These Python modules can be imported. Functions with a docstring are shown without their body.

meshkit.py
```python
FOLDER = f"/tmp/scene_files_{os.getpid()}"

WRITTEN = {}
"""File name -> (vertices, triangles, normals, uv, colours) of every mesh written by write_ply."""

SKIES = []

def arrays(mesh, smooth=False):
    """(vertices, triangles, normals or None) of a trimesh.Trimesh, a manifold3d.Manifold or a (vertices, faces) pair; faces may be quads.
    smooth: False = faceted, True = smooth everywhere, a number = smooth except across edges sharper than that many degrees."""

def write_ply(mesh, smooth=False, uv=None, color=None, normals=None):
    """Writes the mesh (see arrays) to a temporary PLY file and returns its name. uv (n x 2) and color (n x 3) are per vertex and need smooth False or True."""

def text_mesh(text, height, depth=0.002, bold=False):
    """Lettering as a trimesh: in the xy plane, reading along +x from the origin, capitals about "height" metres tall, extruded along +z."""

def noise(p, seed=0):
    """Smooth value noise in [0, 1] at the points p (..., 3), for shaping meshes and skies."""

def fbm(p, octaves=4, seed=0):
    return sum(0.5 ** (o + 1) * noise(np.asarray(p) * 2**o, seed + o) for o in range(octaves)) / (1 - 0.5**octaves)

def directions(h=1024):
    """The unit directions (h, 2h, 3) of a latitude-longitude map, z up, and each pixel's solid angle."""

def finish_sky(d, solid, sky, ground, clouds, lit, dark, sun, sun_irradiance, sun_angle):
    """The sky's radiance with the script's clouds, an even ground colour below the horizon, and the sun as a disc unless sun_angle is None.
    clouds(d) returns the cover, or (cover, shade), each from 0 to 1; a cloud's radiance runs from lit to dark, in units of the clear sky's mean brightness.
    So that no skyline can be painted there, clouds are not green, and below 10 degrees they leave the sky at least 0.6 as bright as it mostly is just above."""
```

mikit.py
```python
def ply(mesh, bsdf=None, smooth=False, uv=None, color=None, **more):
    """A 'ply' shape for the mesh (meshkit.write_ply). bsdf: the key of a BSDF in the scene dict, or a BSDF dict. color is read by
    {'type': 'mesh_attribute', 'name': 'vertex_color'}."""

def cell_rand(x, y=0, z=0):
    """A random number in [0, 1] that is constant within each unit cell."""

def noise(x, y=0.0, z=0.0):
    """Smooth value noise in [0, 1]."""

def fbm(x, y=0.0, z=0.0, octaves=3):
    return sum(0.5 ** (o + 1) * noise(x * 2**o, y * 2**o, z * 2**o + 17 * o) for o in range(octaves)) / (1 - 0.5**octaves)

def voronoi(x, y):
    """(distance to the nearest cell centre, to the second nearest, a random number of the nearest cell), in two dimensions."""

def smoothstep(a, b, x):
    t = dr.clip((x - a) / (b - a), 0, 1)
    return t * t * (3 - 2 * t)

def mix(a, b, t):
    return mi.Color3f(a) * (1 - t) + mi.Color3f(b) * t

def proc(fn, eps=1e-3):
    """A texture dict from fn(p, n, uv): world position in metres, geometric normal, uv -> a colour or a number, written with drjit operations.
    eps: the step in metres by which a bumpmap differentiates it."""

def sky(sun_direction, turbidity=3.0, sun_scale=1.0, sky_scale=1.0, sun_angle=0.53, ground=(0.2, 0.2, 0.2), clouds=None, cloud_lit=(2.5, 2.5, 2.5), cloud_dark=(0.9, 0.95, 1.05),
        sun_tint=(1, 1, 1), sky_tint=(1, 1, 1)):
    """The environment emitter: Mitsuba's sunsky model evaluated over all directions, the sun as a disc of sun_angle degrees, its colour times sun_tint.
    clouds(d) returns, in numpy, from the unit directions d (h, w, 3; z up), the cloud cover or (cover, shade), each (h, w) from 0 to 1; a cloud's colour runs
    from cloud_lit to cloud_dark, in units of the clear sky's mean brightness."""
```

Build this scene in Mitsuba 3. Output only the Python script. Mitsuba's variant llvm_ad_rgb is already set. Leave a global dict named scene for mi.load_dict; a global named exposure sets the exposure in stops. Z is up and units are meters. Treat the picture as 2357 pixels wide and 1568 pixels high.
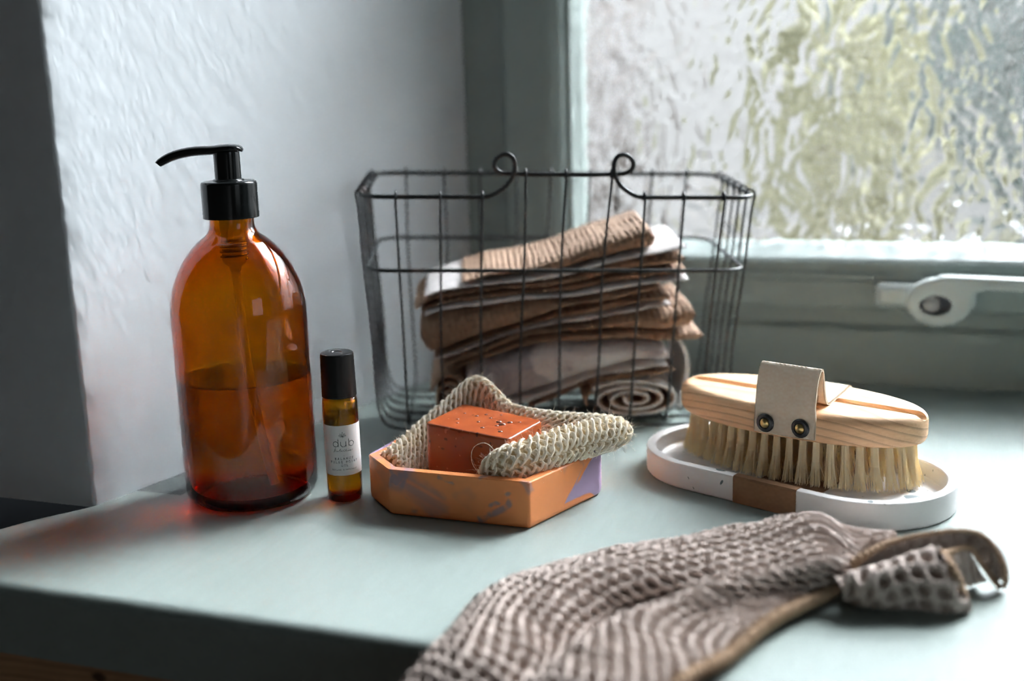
import math, numpy as np, trimesh, drjit as dr, mitsuba as mi
import mikit, meshkit
from mikit import proc, noise, fbm, voronoi, smoothstep, mix, ply
from shapely.geometry import Polygon, Point, LineString, box as sbox
from shapely.ops import unary_union
import shapely
from scipy.interpolate import CubicSpline, PchipInterpolator, RectBivariateSpline

T = mi.ScalarTransform4f
scene, labels = {}, {}
R = np.random.default_rng(7)

# ------------------------------------------------------------------ camera, sky, exposure
CAM_H = 0.2256
_p, _y, _r = np.radians(12.22), np.radians(19.56), np.radians(1.70)
_fw = np.array([-np.sin(_y) * np.cos(_p), np.cos(_y) * np.cos(_p), -np.sin(_p)])
_rt = np.array([np.cos(_y), np.sin(_y), 0.0])
_up = np.cross(_rt, _fw) * np.cos(_r) + _rt * np.sin(_r)
_o = np.array([0, 0, CAM_H])
scene['camera'] = {'type': 'thinlens', 'fov': float(2 * np.degrees(np.arctan(1178.5 / 2620))), 'fov_axis': 'x',
                   'aperture_radius': 0.0058, 'focus_distance': 0.632, 'near_clip': 0.02, 'far_clip': 200.0,
                   'to_world': T().look_at(origin=_o.tolist(), target=(_o + _fw).tolist(), up=_up.tolist())}


GLOW = np.array([0.40, 0.68, 0.61]); GLOW /= np.linalg.norm(GLOW)


def clouds(d):
    """an overcast sky, bright where the veiled sun stands behind the clouds"""
    n = meshkit.fbm(d * 2.6 + 5, 4, 3)
    ang = np.degrees(np.arccos(np.clip(d @ GLOW, -1, 1)))
    lit = 0.94 * np.exp(-(ang / 11.0) ** 2) + 0.024 * np.exp(-(ang / 48.0) ** 2) + 0.008 * (n - 0.45)
    return 0.99 + 0 * n, 1 - np.clip(lit, 0, 1)


scene['sky'] = mikit.sky(GLOW, turbidity=5.0, sun_scale=0.0, ground=(0.13, 0.13, 0.12), clouds=clouds,
                         cloud_lit=(100.0, 106.0, 111.0), cloud_dark=(0.60, 0.70, 0.80))
exposure = 3.92


# ------------------------------------------------------------------ helpers
def lab(key, label, cat=None, group=None, kind=None):
    d = {}
    if label: d['label'] = label
    if cat: d['category'] = cat
    if group: d['group'] = group
    if kind: d['kind'] = kind
    labels[key] = d


COUNT = {}


def numbered(key):
    n = COUNT.get(key, 0)
    COUNT[key] = n + 1
    return key if n == 0 else f'{key}_{n:03d}'


def add(key, mesh, bsdf, smooth=False, **kw):
    key = numbered(key)
    scene[key] = ply(mesh, bsdf, smooth=smooth, **kw)
    return key


def box(x0, x1, y0, y1, z0, z1, bev=0.0):
    if bev <= 0:
        m = trimesh.creation.box(extents=(x1 - x0, y1 - y0, z1 - z0))
        m.apply_translation(((x0 + x1) / 2, (y0 + y1) / 2, (z0 + z1) / 2))
        return m
    c = np.array([(x0 + x1) / 2, (y0 + y1) / 2, (z0 + z1) / 2]); h = np.array([x1 - x0, y1 - y0, z1 - z0]) / 2
    pts = []
    for s in np.ndindex(2, 2, 2):
        s = np.array(s) * 2 - 1
        for a in range(3):
            v = h - bev; v = v.copy(); v[a] = h[a]
            pts.append(c + s * v)
        pts.append(c + s * (h - bev * 0.42))
    return trimesh.convex.convex_hull(np.array(pts))


def cat(ms):
    return trimesh.util.concatenate(ms)


def tri(v, f):
    f = np.asarray(f)
    if f.shape[1] == 4:
        f = np.vstack([f[:, [0, 1, 2]], f[:, [0, 2, 3]]])
    return trimesh.Trimesh(np.asarray(v, float), f, process=False)


def grid_faces(nu, nv, cu=False, cv=False):
    """faces of a vertex grid index = i*nv + j"""
    i = np.arange(nu if cu else nu - 1); j = np.arange(nv if cv else nv - 1)
    I, J = np.meshgrid(i, j, indexing='ij'); I, J = I.ravel(), J.ravel()
    I2, J2 = (I + 1) % nu, (J + 1) % nv
    return np.stack([I * nv + J, I2 * nv + J, I2 * nv + J2, I * nv + J2], 1)


def loft(rings, cap0=True, cap1=True):
    """closed rings (k, n, 3), counter-clockwise seen from the last ring's side"""
    rings = np.asarray(rings, float); k, n, _ = rings.shape
    v = rings.reshape(-1, 3)
    i = np.arange(k - 1)[:, None] * n; j = np.arange(n)[None, :]
    a, b = (i + j).ravel(), (i + (j + 1) % n).ravel()
    f = [np.stack([a, b, b + n, a + n], 1)]
    f = [np.vstack([f[0][:, [0, 1, 2]], f[0][:, [0, 2, 3]]])]
    vs = [v]
    m = len(v)
    if cap0:
        vs.append(rings[0].mean(0)[None]); f.append(np.stack([np.full(n, m), (np.arange(n) + 1) % n, np.arange(n)], 1)); m += 1
    if cap1:
        vs.append(rings[-1].mean(0)[None]); o = (k - 1) * n
        f.append(np.stack([np.full(n, m), o + np.arange(n), o + (np.arange(n) + 1) % n], 1))
    return trimesh.Trimesh(np.vstack(vs), np.vstack(f), process=False)


def lathe(prof, n=64, center=(0, 0, 0)):
    """prof: (r, z) going up on the outside gives outward normals; open at the ends unless r = 0"""
    prof = np.asarray(prof, float); t = np.arange(n) / n * 2 * np.pi
    v = np.stack([prof[:, 0, None] * np.cos(t), prof[:, 0, None] * np.sin(t), np.broadcast_to(prof[:, 1, None], (len(prof), n))], -1) + np.asarray(center)
    k = len(prof)
    i = np.arange(k - 1)[:, None] * n; j = np.arange(n)[None, :]
    a, b = (i + j).ravel(), (i + (j + 1) % n).ravel()
    f = np.stack([a, b, b + n, a + n], 1)
    return tri(v.reshape(-1, 3), f)


def smoothline(pts, n, closed=False):
    pts = np.asarray(pts, float)
    if closed: pts = np.vstack([pts, pts[:1]])
    s = np.r_[0, np.cumsum(np.linalg.norm(np.diff(pts, axis=0), axis=1) ** 0.5)]
    c = CubicSpline(s, pts, bc_type='periodic' if closed else 'natural')
    return c(np.linspace(0, s[-1], n + closed)[:n])


def fillet(pts, r, n=6):
    """polyline with its inner corners rounded by radius-like distance r"""
    pts = [np.asarray(p, float) for p in pts]; out = [pts[0]]
    for a, b, c in zip(pts[:-2], pts[1:-1], pts[2:]):
        u, w = a - b, c - b
        q = min(r, 0.45 * np.linalg.norm(u), 0.45 * np.linalg.norm(w))
        p0, p1 = b + u / np.linalg.norm(u) * q, b + w / np.linalg.norm(w) * q
        for t in np.linspace(0, 1, n):
            out.append((1 - t) ** 2 * p0 + 2 * t * (1 - t) * b + t * t * p1)
    out.append(pts[-1])
    return np.array(out)


def tube(path, rad, sides=8, closed=False, caps=True, flat=1.0):
    P = np.asarray(path, float); n = len(P)
    rad = np.broadcast_to(np.asarray(rad, float), (n,))
    if closed: t = np.roll(P, -1, 0) - np.roll(P, 1, 0)
    else: t = np.gradient(P, axis=0)
    t /= np.maximum(np.linalg.norm(t, axis=1, keepdims=True), 1e-12)
    a = np.array([0, 0, 1.0]) if abs(t[0, 2]) < 0.9 else np.array([1.0, 0, 0])
    N = np.zeros_like(P); N[0] = np.cross(t[0], a); N[0] /= np.linalg.norm(N[0])
    for i in range(1, n):
        v = N[i - 1] - t[i] * (N[i - 1] @ t[i]); N[i] = v / max(np.linalg.norm(v), 1e-12)
    B = np.cross(t, N)
    if closed:  # spread the leftover twist
        v = N[-1] - t[0] * (N[-1] @ t[0]); v /= np.linalg.norm(v)
        ang = math.atan2(v @ B[0], v @ N[0])
        w = -ang * np.arange(n) / n
        N, B = N * np.cos(w)[:, None] + B * np.sin(w)[:, None], B * np.cos(w)[:, None] - N * np.sin(w)[:, None]
    th = np.arange(sides) / sides * 2 * np.pi
    V = P[:, None] + rad[:, None, None] * (np.cos(th)[None, :, None] * N[:, None] + flat * np.sin(th)[None, :, None] * B[:, None])
    if closed:
        return tri(V.reshape(-1, 3), grid_faces(n, sides, True, True)[:, ::-1])
    m = loft(V, caps, caps)
    return m


def offset_ring(ring, d):
    """convex-ish closed 2-D ring moved inward by d along vertex normals (counter-clockwise ring)"""
    a = ring - np.roll(ring, 1, 0); b = np.roll(ring, -1, 0) - ring
    na = np.stack([-a[:, 1], a[:, 0]], 1); nb = np.stack([-b[:, 1], b[:, 0]], 1)
    na /= np.maximum(np.linalg.norm(na, axis=1, keepdims=True), 1e-12); nb /= np.maximum(np.linalg.norm(nb, axis=1, keepdims=True), 1e-12)
    m = na + nb; m /= np.maximum(np.linalg.norm(m, axis=1, keepdims=True), 1e-12)
    c = np.clip((m * na).sum(1), 0.5, 1)
    return ring + m * (d / c)[:, None]


def ring3(r2, z):
    return np.concatenate([r2, np.full((len(r2), 1), z)], 1)


def profile_loft(ring, prof, cap0=True, cap1=True):
    """prof: list of (inset, z)"""
    prof = list(prof) + [(prof[-1][0] + 0.0006, prof[-1][1])]
    return loft([ring3(offset_ring(ring, d), z) for d, z in prof], cap0, cap1)


def resample(poly, n):
    poly = np.asarray(poly, float); P = np.vstack([poly, poly[:1]])
    s = np.r_[0, np.cumsum(np.linalg.norm(np.diff(P, axis=0), axis=1))]
    t = np.arange(n) / n * s[-1]
    return np.stack([np.interp(t, s, P[:, k]) for k in (0, 1)], 1)


def rounded(poly, r, per=5):
    """polygon (ccw) with rounded corners, r a number or one per corner"""
    poly = np.asarray(poly, float); n = len(poly); r = np.broadcast_to(r, (n,)); out = []
    for i in range(n):
        a, b, c = poly[i - 1], poly[i], poly[(i + 1) % n]
        u, w = a - b, c - b
        q = min(r[i], 0.48 * np.linalg.norm(u), 0.48 * np.linalg.norm(w))
        p0, p1 = b + u / np.linalg.norm(u) * q, b + w / np.linalg.norm(w) * q
        for t in np.linspace(0, 1, per): out.append((1 - t) ** 2 * p0 + 2 * t * (1 - t) * b + t * t * p1)
    return np.array(out)


# ------------------------------------------------------------------ materials
def P(key, color, rough=0.6, spec=0.5, bump=None, eps=3e-4, two=True, **kw):
    col = color if isinstance(color, dict) else {'type': 'rgb', 'value': list(color)}
    m = {'type': 'principled', 'base_color': col, 'roughness': rough, 'specular': spec, **kw}
    if bump is not None:
        fn, sc = bump
        m = {'type': 'bumpmap', 'arbitrary': proc(fn, eps), 'scale': sc, 'bsdf': m}
    scene[key] = {'type': 'twosided', 'bsdf': m} if two else m


def sage(p, n, uv):
    a = fbm(p.x * 9, p.y * 9, p.z * 9)
    b = noise(p.x * 420, p.y * 70, p.z * 420)
    spk = smoothstep(0.83, 0.9, noise(p.x * 260 + 3, p.y * 260, p.z * 260))
    c = mix((0.205, 0.247, 0.229), (0.245, 0.287, 0.270), a * 0.8 + b * 0.2)
    return mix(c, (0.24, 0.25, 0.23), spk * 0.25)


def sage_b(p, n, uv):
    return noise(p.x * 55, p.y * 420, p.z * 420) * 0.6 + noise(p.x * 160, p.y * 160, p.z * 160) * 0.6


P('m_sage', proc(sage), 0.40, 0.36, bump=(sage_b, 0.00022))


def plaster(p, n, uv):
    return mix((0.555, 0.585, 0.60), (0.605, 0.635, 0.655), fbm(p.x * 12, p.y * 12, p.z * 12))


def plaster_b(p, n, uv):
    # roller stipple, running downwards, and a few soft scratches
    return noise(p.x * 300, p.y * 300, p.z * 120) + 0.7 * noise(p.x * 520 + 9, p.y * 520, p.z * 260) + 0.5 * noise(p.x * 70, p.y * 70, p.z * 50)


P('m_plaster', proc(plaster), 0.8, 0.25, bump=(plaster_b, 0.00020))
P('m_room', (0.40, 0.40, 0.39), 0.9, 0.2)
P('m_floor', (0.14, 0.10, 0.075), 0.6, 0.4)


def rawwood(p, n, uv):
    g = noise(p.x * 14, p.y * 160, p.z * 420 + 3 * noise(p.x * 20, p.z * 60))
    k = smoothstep(0.006, 0.002, dr.sqrt(dr.square(p.x + 0.366) + dr.square((p.z + 0.0475) * 1.6)))
    return mix(mix((0.30, 0.17, 0.085), (0.44, 0.27, 0.15), g), (0.07, 0.035, 0.02), k)


P('m_rawwood', proc(rawwood), 0.8, 0.2)
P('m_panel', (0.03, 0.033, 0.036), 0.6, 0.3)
scene['m_glass_pane'] = {'type': 'dielectric', 'int_ior': 1.5, 'ext_ior': 1.0}
P('m_handle', (0.56, 0.60, 0.575), 0.35, 0.45)
P('m_steel', (0.28, 0.29, 0.30), 0.4, metallic=1.0)

# ------------------------------------------------------------------ the room
WY = 0.888           # face of the window frame
SILL_B = 0.888
# sill board: horn to the left, rounded front edge
sp = np.array([(-0.482, 0.402), (0.95, 0.402), (0.95, 0.93), (-0.37, 0.93), (-0.358, 0.888), (-0.443, 0.5064), (-0.4585, 0.487), (-0.4705, 0.465), (-0.479, 0.435)])
sp = rounded(sp, [0.016, 0.016, 0.016, 0.016, 0.014, 0.014, 0.014, 0.02, 0.03], 5)
rr = 0.006
prof = [(0.0, -0.0362), (0.0, -0.008)] + [(rr * (1 - math.cos(a)), -rr + rr * math.sin(a)) for a in np.linspace(0.15, math.pi / 2, 7)]
sill = profile_loft(sp, prof)
add('window_1__sill', sill, 'm_sage', smooth=40)
add('trim_1', box(-0.50, 0.95, 0.412, 0.50, -0.075, -0.0365, 0.002), 'm_rawwood')
lab('trim_1', 'raw brown wooden batten under the front edge of the painted sill', kind='structure')

# wall with the window: left pier with its splayed reveal, right pier, parts above and below
OZ = 1.05            # top of the opening


def prism(poly, z0, z1):
    p = np.asarray(poly, float)
    m = trimesh.creation.extrude_polygon(Polygon(p), z1 - z0, engine='earcut')
    m.apply_translation((0, 0, z0))
    return m


def pier_left():
    """reveal and room face as a fine grid so that the arris is a little uneven"""
    path = np.array([(-2.6, 0.5075), (-0.56, 0.507), (-0.4381, 0.5064), (-0.3505, 0.888), (-0.3505, 1.05)])
    pts = [np.array([-2.6, .5075])]
    for x in np.linspace(-0.9, -0.45, 40): pts.append(np.array([x, 0.5068]))
    c = np.array([-0.4381, 0.5064])
    pts += [c + np.array([-0.0022, 0.0]), c + np.array([-0.0006, 0.0006]), c + np.array([0.0004, 0.0022])]
    d = np.array([-0.3505, 0.888]) - c
    for t in np.linspace(0.02, 1, 120): pts.append(c + d * t)
    pts += [np.array([-0.3505, 1.05])]
    pts = np.array(pts); zs = np.r_[np.linspace(-0.001, 0.55, 180), 0.8, OZ]
    n = np.gradient(pts, axis=0); n = np.stack([n[:, 1], -n[:, 0]], 1); n /= np.linalg.norm(n, axis=1, keepdims=True)
    V = np.zeros((len(zs), len(pts), 3))
    V[..., :2] = pts[None]; V[..., 2] = zs[:, None]
    q = V.reshape(-1, 3)
    dsp = 0.0004 * (meshkit.fbm(q * [26, 26, 18], 4, 2) - 0.5) + 0.0004 * (meshkit.noise(q * [170, 170, 90], 5) - 0.5)
    near = np.exp(-((np.linalg.norm(q[:, :2] - c, axis=1) / 0.008) ** 2))
    dsp -= near * 0.0016 * np.clip(meshkit.fbm(q * [60, 60, 55], 4, 8) - 0.42, 0, 1) * 3
    low = np.exp(-q[:, 2] / 0.006)
    dsp += low * 0.0016 * (meshkit.fbm(q * [90, 90, 90], 3, 4) - 0.3)
    q[:, :2] += np.tile(n, (len(zs), 1)) * dsp[:, None]
    return tri(q, grid_faces(len(zs), len(pts))[:, ::-1])


add('wall_front__pier', pier_left(), 'm_plaster', smooth=True)
rest = [prism([(0.80, 0.507), (2.6, 0.507), (2.6, 1.05), (0.72, 1.05), (0.72, 0.888)], -1.0, 2.4),
        prism([(-2.6, 0.53), (-0.46, 0.53), (-0.37, 1.05), (-2.6, 1.05)], OZ, 2.4),
        box(-0.46, 0.80, 0.5065, 1.05, OZ, 2.4)]
add('wall_front', cat(rest), 'm_plaster')
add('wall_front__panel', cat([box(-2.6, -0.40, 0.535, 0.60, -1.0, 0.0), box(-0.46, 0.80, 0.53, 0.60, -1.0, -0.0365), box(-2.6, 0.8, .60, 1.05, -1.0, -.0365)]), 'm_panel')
lab('wall_front', 'white plastered wall around the window with its splayed left reveal', kind='structure')
labels['wall_front__panel'] = {'label': 'dark panel below the sill'}
for k, b in (('wall_left', box(-2.7, -2.6, -2.6, 1.05, -1.0, 2.4)), ('wall_right', cat([box(2.6, 2.7, -2.6, -1.5, -1.0, 2.4), box(2.6, 2.7, -0.3, 1.05, -1.0, 2.4), box(2.6, 2.7, -1.5, -0.3, -1.0, -0.1), box(2.6, 2.7, -1.5, -0.3, 1.3, 2.4)])), ('wall_back', box(-2.7, 2.7, -2.7, -2.6, -1.0, 2.4)),
             ('ceiling', box(-2.7, 2.7, -2.7, 1.05, 2.4, 2.5)), ('floor', box(-2.7, 2.7, -2.7, 1.05, -1.1, -1.0))):
    add(k, b, 'm_floor' if k == 'floor' else 'm_room')
    lab(k, None, kind='structure')

# a second window in the right wall, outside the picture
scene['m_clear'] = {'type': 'thindielectric', 'int_ior': 1.5}
add('window_2__pane', box(2.648, 2.652, -1.46, -0.34, -0.06, 1.26), 'm_clear')
add('window_2', cat([box(2.62, 2.68, -1.5, -1.46, -0.1, 1.3), box(2.62, 2.68, -0.34, -0.3, -0.1, 1.3), box(2.62, 2.68, -1.46, -0.34, -0.1, -0.06), box(2.62, 2.68, -1.46, -0.34, 1.26, 1.3)]), 'm_sage')
lab('window_2', 'second sage green window in the right wall', kind='structure')
# ------------------------------------------------------------------ window
FX0, FX1 = -0.352, 0.722


def moulding(prof, x0, x1, axis='x'):
    """closed (y, z) profile extruded along x, or (y, x) profile along z"""
    p = np.asarray(prof, float)
    area = np.sum(p[:, 0] * np.roll(p[:, 1], -1) - np.roll(p[:, 0], -1) * p[:, 1])
    if area < 0: p = p[::-1]
    if axis == 'x':
        r = [np.stack([np.full(len(p), x), p[:, 0], p[:, 1]], 1) for x in (x0, x1)]
    else:
        r = [np.stack([p[:, 1], p[:, 0], np.full(len(p), x)], 1) for x in (x0, x1)]
        r = r[::-1]
    m = trimesh.creation.extrude_polygon(Polygon(p), x1 - x0, engine='earcut')
    v = np.array(m.vertices)
    if axis == 'x': v = np.stack([v[:, 2] + x0, v[:, 0], v[:, 1]], 1)
    else: v = np.stack([v[:, 1], v[:, 0], v[:, 2] + x0], 1); m.invert()
    return trimesh.Trimesh(v, m.faces, process=False)


CY = 0.876           # face of the casement
GY = 0.908           # glass
# fixed frame
fr_b = [(0.888, -0.004), (0.888, 0.040), (0.8895, 0.0435), (0.892, 0.0462), (0.8925, 0.0578), (0.96, 0.0578), (0.96, -0.004)]
fr_l = [(0.888, FX0 - .02), (0.888, -0.3165), (0.889, -0.3152), (0.897, -0.3150), (0.897, -0.311), (0.96, -0.311), (0.96, FX0 - .02)]
add('window_1__frame', moulding(fr_b, FX0, FX1), 'm_sage', smooth=30)
add('window_1__frame', moulding(fr_l, -0.004, OZ, 'z'), 'm_sage', smooth=30)
add('window_1__frame', moulding([(a, FX0 + FX1 - b) for a, b in fr_l], -0.004, OZ, 'z'), 'm_sage', smooth=30)
add('window_1__frame', moulding([(a, OZ - b) for a, b in fr_b], FX0, FX1), 'm_sage', smooth=30)


def stile(x0, x1, flip=False):
    """(y, x) from the hung edge x0 to the glass edge x1"""
    s = 1 if x1 > x0 else -1; w = abs(x1 - x0)
    pr = [(0.905, 0), (CY + 0.002, 0), (CY, 0.002), (CY, w - 0.0105), (CY + 0.0012, w - 0.0085), (CY + 0.0012, w - 0.006), (CY + 0.003, w - 0.0035), (CY + 0.0055, w), (0.925, w), (0.925, 0)]
    return [(a, x0 + s * b) for a, b in pr]


CX0, CX1 = -0.3125, 0.683
CZ0, CZ1, TZ = 0.0600, OZ - 0.06, 0.62
add('window_1__casement', moulding(stile(CX0, -0.268), CZ0, CZ1, 'z'), 'm_sage', smooth=30)
add('window_1__casement', moulding(stile(CX1, 0.638), CZ0, CZ1, 'z'), 'm_sage', smooth=30)
rail = [(a, z) for a, z in [(0.925, 0.0600), (CY + 0.002, 0.0600), (CY, 0.0615), (CY, 0.0805), (CY + 0.0014, 0.0825), (CY + 0.0014, 0.086), (CY + 0.004, 0.0885), (CY + 0.0045, 0.0945), (CY + 0.006, 0.0958), (0.925, 0.0958)]]
add('window_1__casement', moulding(rail, -0.268, 0.638), 'm_sage', smooth=30)
add('window_1__casement', moulding([(a, CZ0 + CZ1 - z) for a, z in rail], -0.268, 0.638), 'm_sage', smooth=30)
# glazing beads: sloped from the casement to the glass
add('window_1__bead', moulding([(CY + 0.0062, 0.0958), (CY + 0.008, 0.0975), (GY - 0.001, 0.1055), (0.925, 0.1055), (0.925, 0.0958)], -0.268, 0.638), 'm_sage')
add('window_1__bead', moulding([(CY + 0.006, -0.268), (CY + 0.0075, -0.2665), (CY + 0.012, -0.264), (CY + 0.014, -0.2605), (GY - 0.001, -0.2565), (0.925, -0.2565), (0.925, -0.268)], 0.1055, CZ1 - 0.045, 'z'), 'm_sage')
add('window_1__bead', moulding([(CY + 0.006, 0.638), (GY - 0.001, 0.6265), (0.925, 0.6265), (0.925, 0.638)], 0.1055, CZ1 - 0.045, 'z'), 'm_sage')
# obscured pane: thickness 4 mm, flat outside, hammered inside
px = np.arange(-0.2585, 0.6290, 0.0014); pz = np.arange(0.1030, 0.385, 0.0014)
X, Z = np.meshgrid(px, pz, indexing='ij')
q = np.stack([X.ravel(), Z.ravel(), 0 * X.ravel()], 1)
w = np.stack([meshkit.noise(q * [38, 30, 1], 3), meshkit.noise(q * [38, 30, 1], 4)], 1) - 0.5
qq = q.copy(); qq[:, 0] += w[:, 0] * 0.022; qq[:, 1] += w[:, 1] * 0.022
hm = meshkit.noise(qq * [125, 72, 1], 11) * 1.0 + 0.62 * meshkit.noise(qq * [270, 160, 1] + 4, 12) + 0.16 * meshkit.noise(qq * [560, 380, 1] + 9, 13)
Yv = GY - 0.0015 * hm
nx_, nz_ = X.shape
front = np.stack([X.ravel(), Yv, Z.ravel()], 1)
f_front = grid_faces(nx_, nz_)
ix = np.r_[np.arange(nx_) * nz_, (nx_ - 1) * nz_ + np.arange(1, nz_), (np.arange(nx_)[::-1] * nz_ + nz_ - 1)[1:], np.arange(nz_)[::-1][1:-1]]
back = front[ix].copy(); back[:, 1] = GY + 0.004
nf = len(front); nb = len(ix); cidx = nf + nb
k = np.arange(nb)
side = np.stack([ix, nf + k, nf + (k + 1) % nb, ix[(k + 1) % nb]], 1)
V = np.vstack([front, back, [[0.18, GY + 0.004, 0.24]]])
F = np.vstack([f_front[:, [0, 1, 2]], f_front[:, [0, 2, 3]], side[:, [0, 1, 2]], side[:, [0, 2, 3]], np.stack([np.full(nb, cidx), nf + (k + 1) % nb, nf + k], 1)])
pane = trimesh.Trimesh(V, F, process=False)
if pane.volume < 0: pane.invert()
# smooth normals on the hammered face only
add('window_1__pane', pane, 'm_glass_pane', smooth=50)
lab('window_1', 'sage green painted window with a hammered obscured glass pane', kind='structure')
labels['window_1__pane'] = {'label': 'hammered obscured glass pane'}
labels['window_1__sill'] = {'label': 'deep sage green painted window sill'}

# casement stay with its eye on the bottom rail
eye = shapely.affinity.scale(Point(0.0205, 0.0712).buffer(0.0190, 24), 1.18, 0.92)
arm = Polygon([(0.001, 0.076), (0.012, 0.0858), (0.0215, 0.0903), (0.03, 0.0905), (0.115, 0.0885), (0.20, 0.086), (0.20, 0.0775), (0.115, 0.080), (0.052, 0.081), (0.040, 0.0765), (0.036, 0.066), (0.02, 0.06)])
outl = unary_union([eye, arm]).buffer(0.003).buffer(-0.006).buffer(0.003)
outl = max(getattr(outl, 'geoms', [outl]), key=lambda g: g.area)
hole = shapely.affinity.scale(Point(0.0185, 0.0690).buffer(0.0088, 20), 1.25, 0.85)


def bevel_plate(outline, hole, y0, y1, bev=0.0025, n=260):
    """a plate in the xz plane, face at y0 (towards the room), rounded front edge"""
    o = resample(np.array(outline.exterior.coords)[:-1], n)
    if Polygon(o).exterior.is_ccw is False: o = o[::-1]
    parts = []
    ins = [(0.0, y1), (0.0, y0 + bev), (0.3 * bev, y0 + 0.3 * bev), (bev, y0)]
    rings = []
    for d, y in ins:
        pl = Polygon(o).buffer(-d) if d else Polygon(o)
        r = resample(np.array(max(getattr(pl, 'geoms', [pl]), key=lambda g: g.area).exterior.coords)[:-1], n)
        if not Polygon(r).exterior.is_ccw: r = r[::-1]
        kk = np.argmin(np.linalg.norm(r - o[0], axis=1)); r = np.roll(r, -kk, 0)
        rings.append(np.stack([r[:, 0], np.full(n, y), r[:, 1]], 1))
    parts.append(loft(rings, False, False))
    last = Polygon(rings[-1][:, [0, 2]])
    face = last.difference(hole) if hole is not None else last
    vv, ff = trimesh.creation.triangulate_polygon(face, engine='earcut')
    parts.append(trimesh.Trimesh(np.stack([vv[:, 0], np.full(len(vv), y0), vv[:, 1]], 1), ff, process=False))
    if hole is not None:
        h = resample(np.array(hole.exterior.coords)[:-1], 40)
        if not Polygon(h).exterior.is_ccw: h = h[::-1]
        parts.append(loft([np.stack([h[:, 0], np.full(40, y), h[:, 1]], 1) for y in (y0, y1)], False, False))
    return cat(parts)


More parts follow.
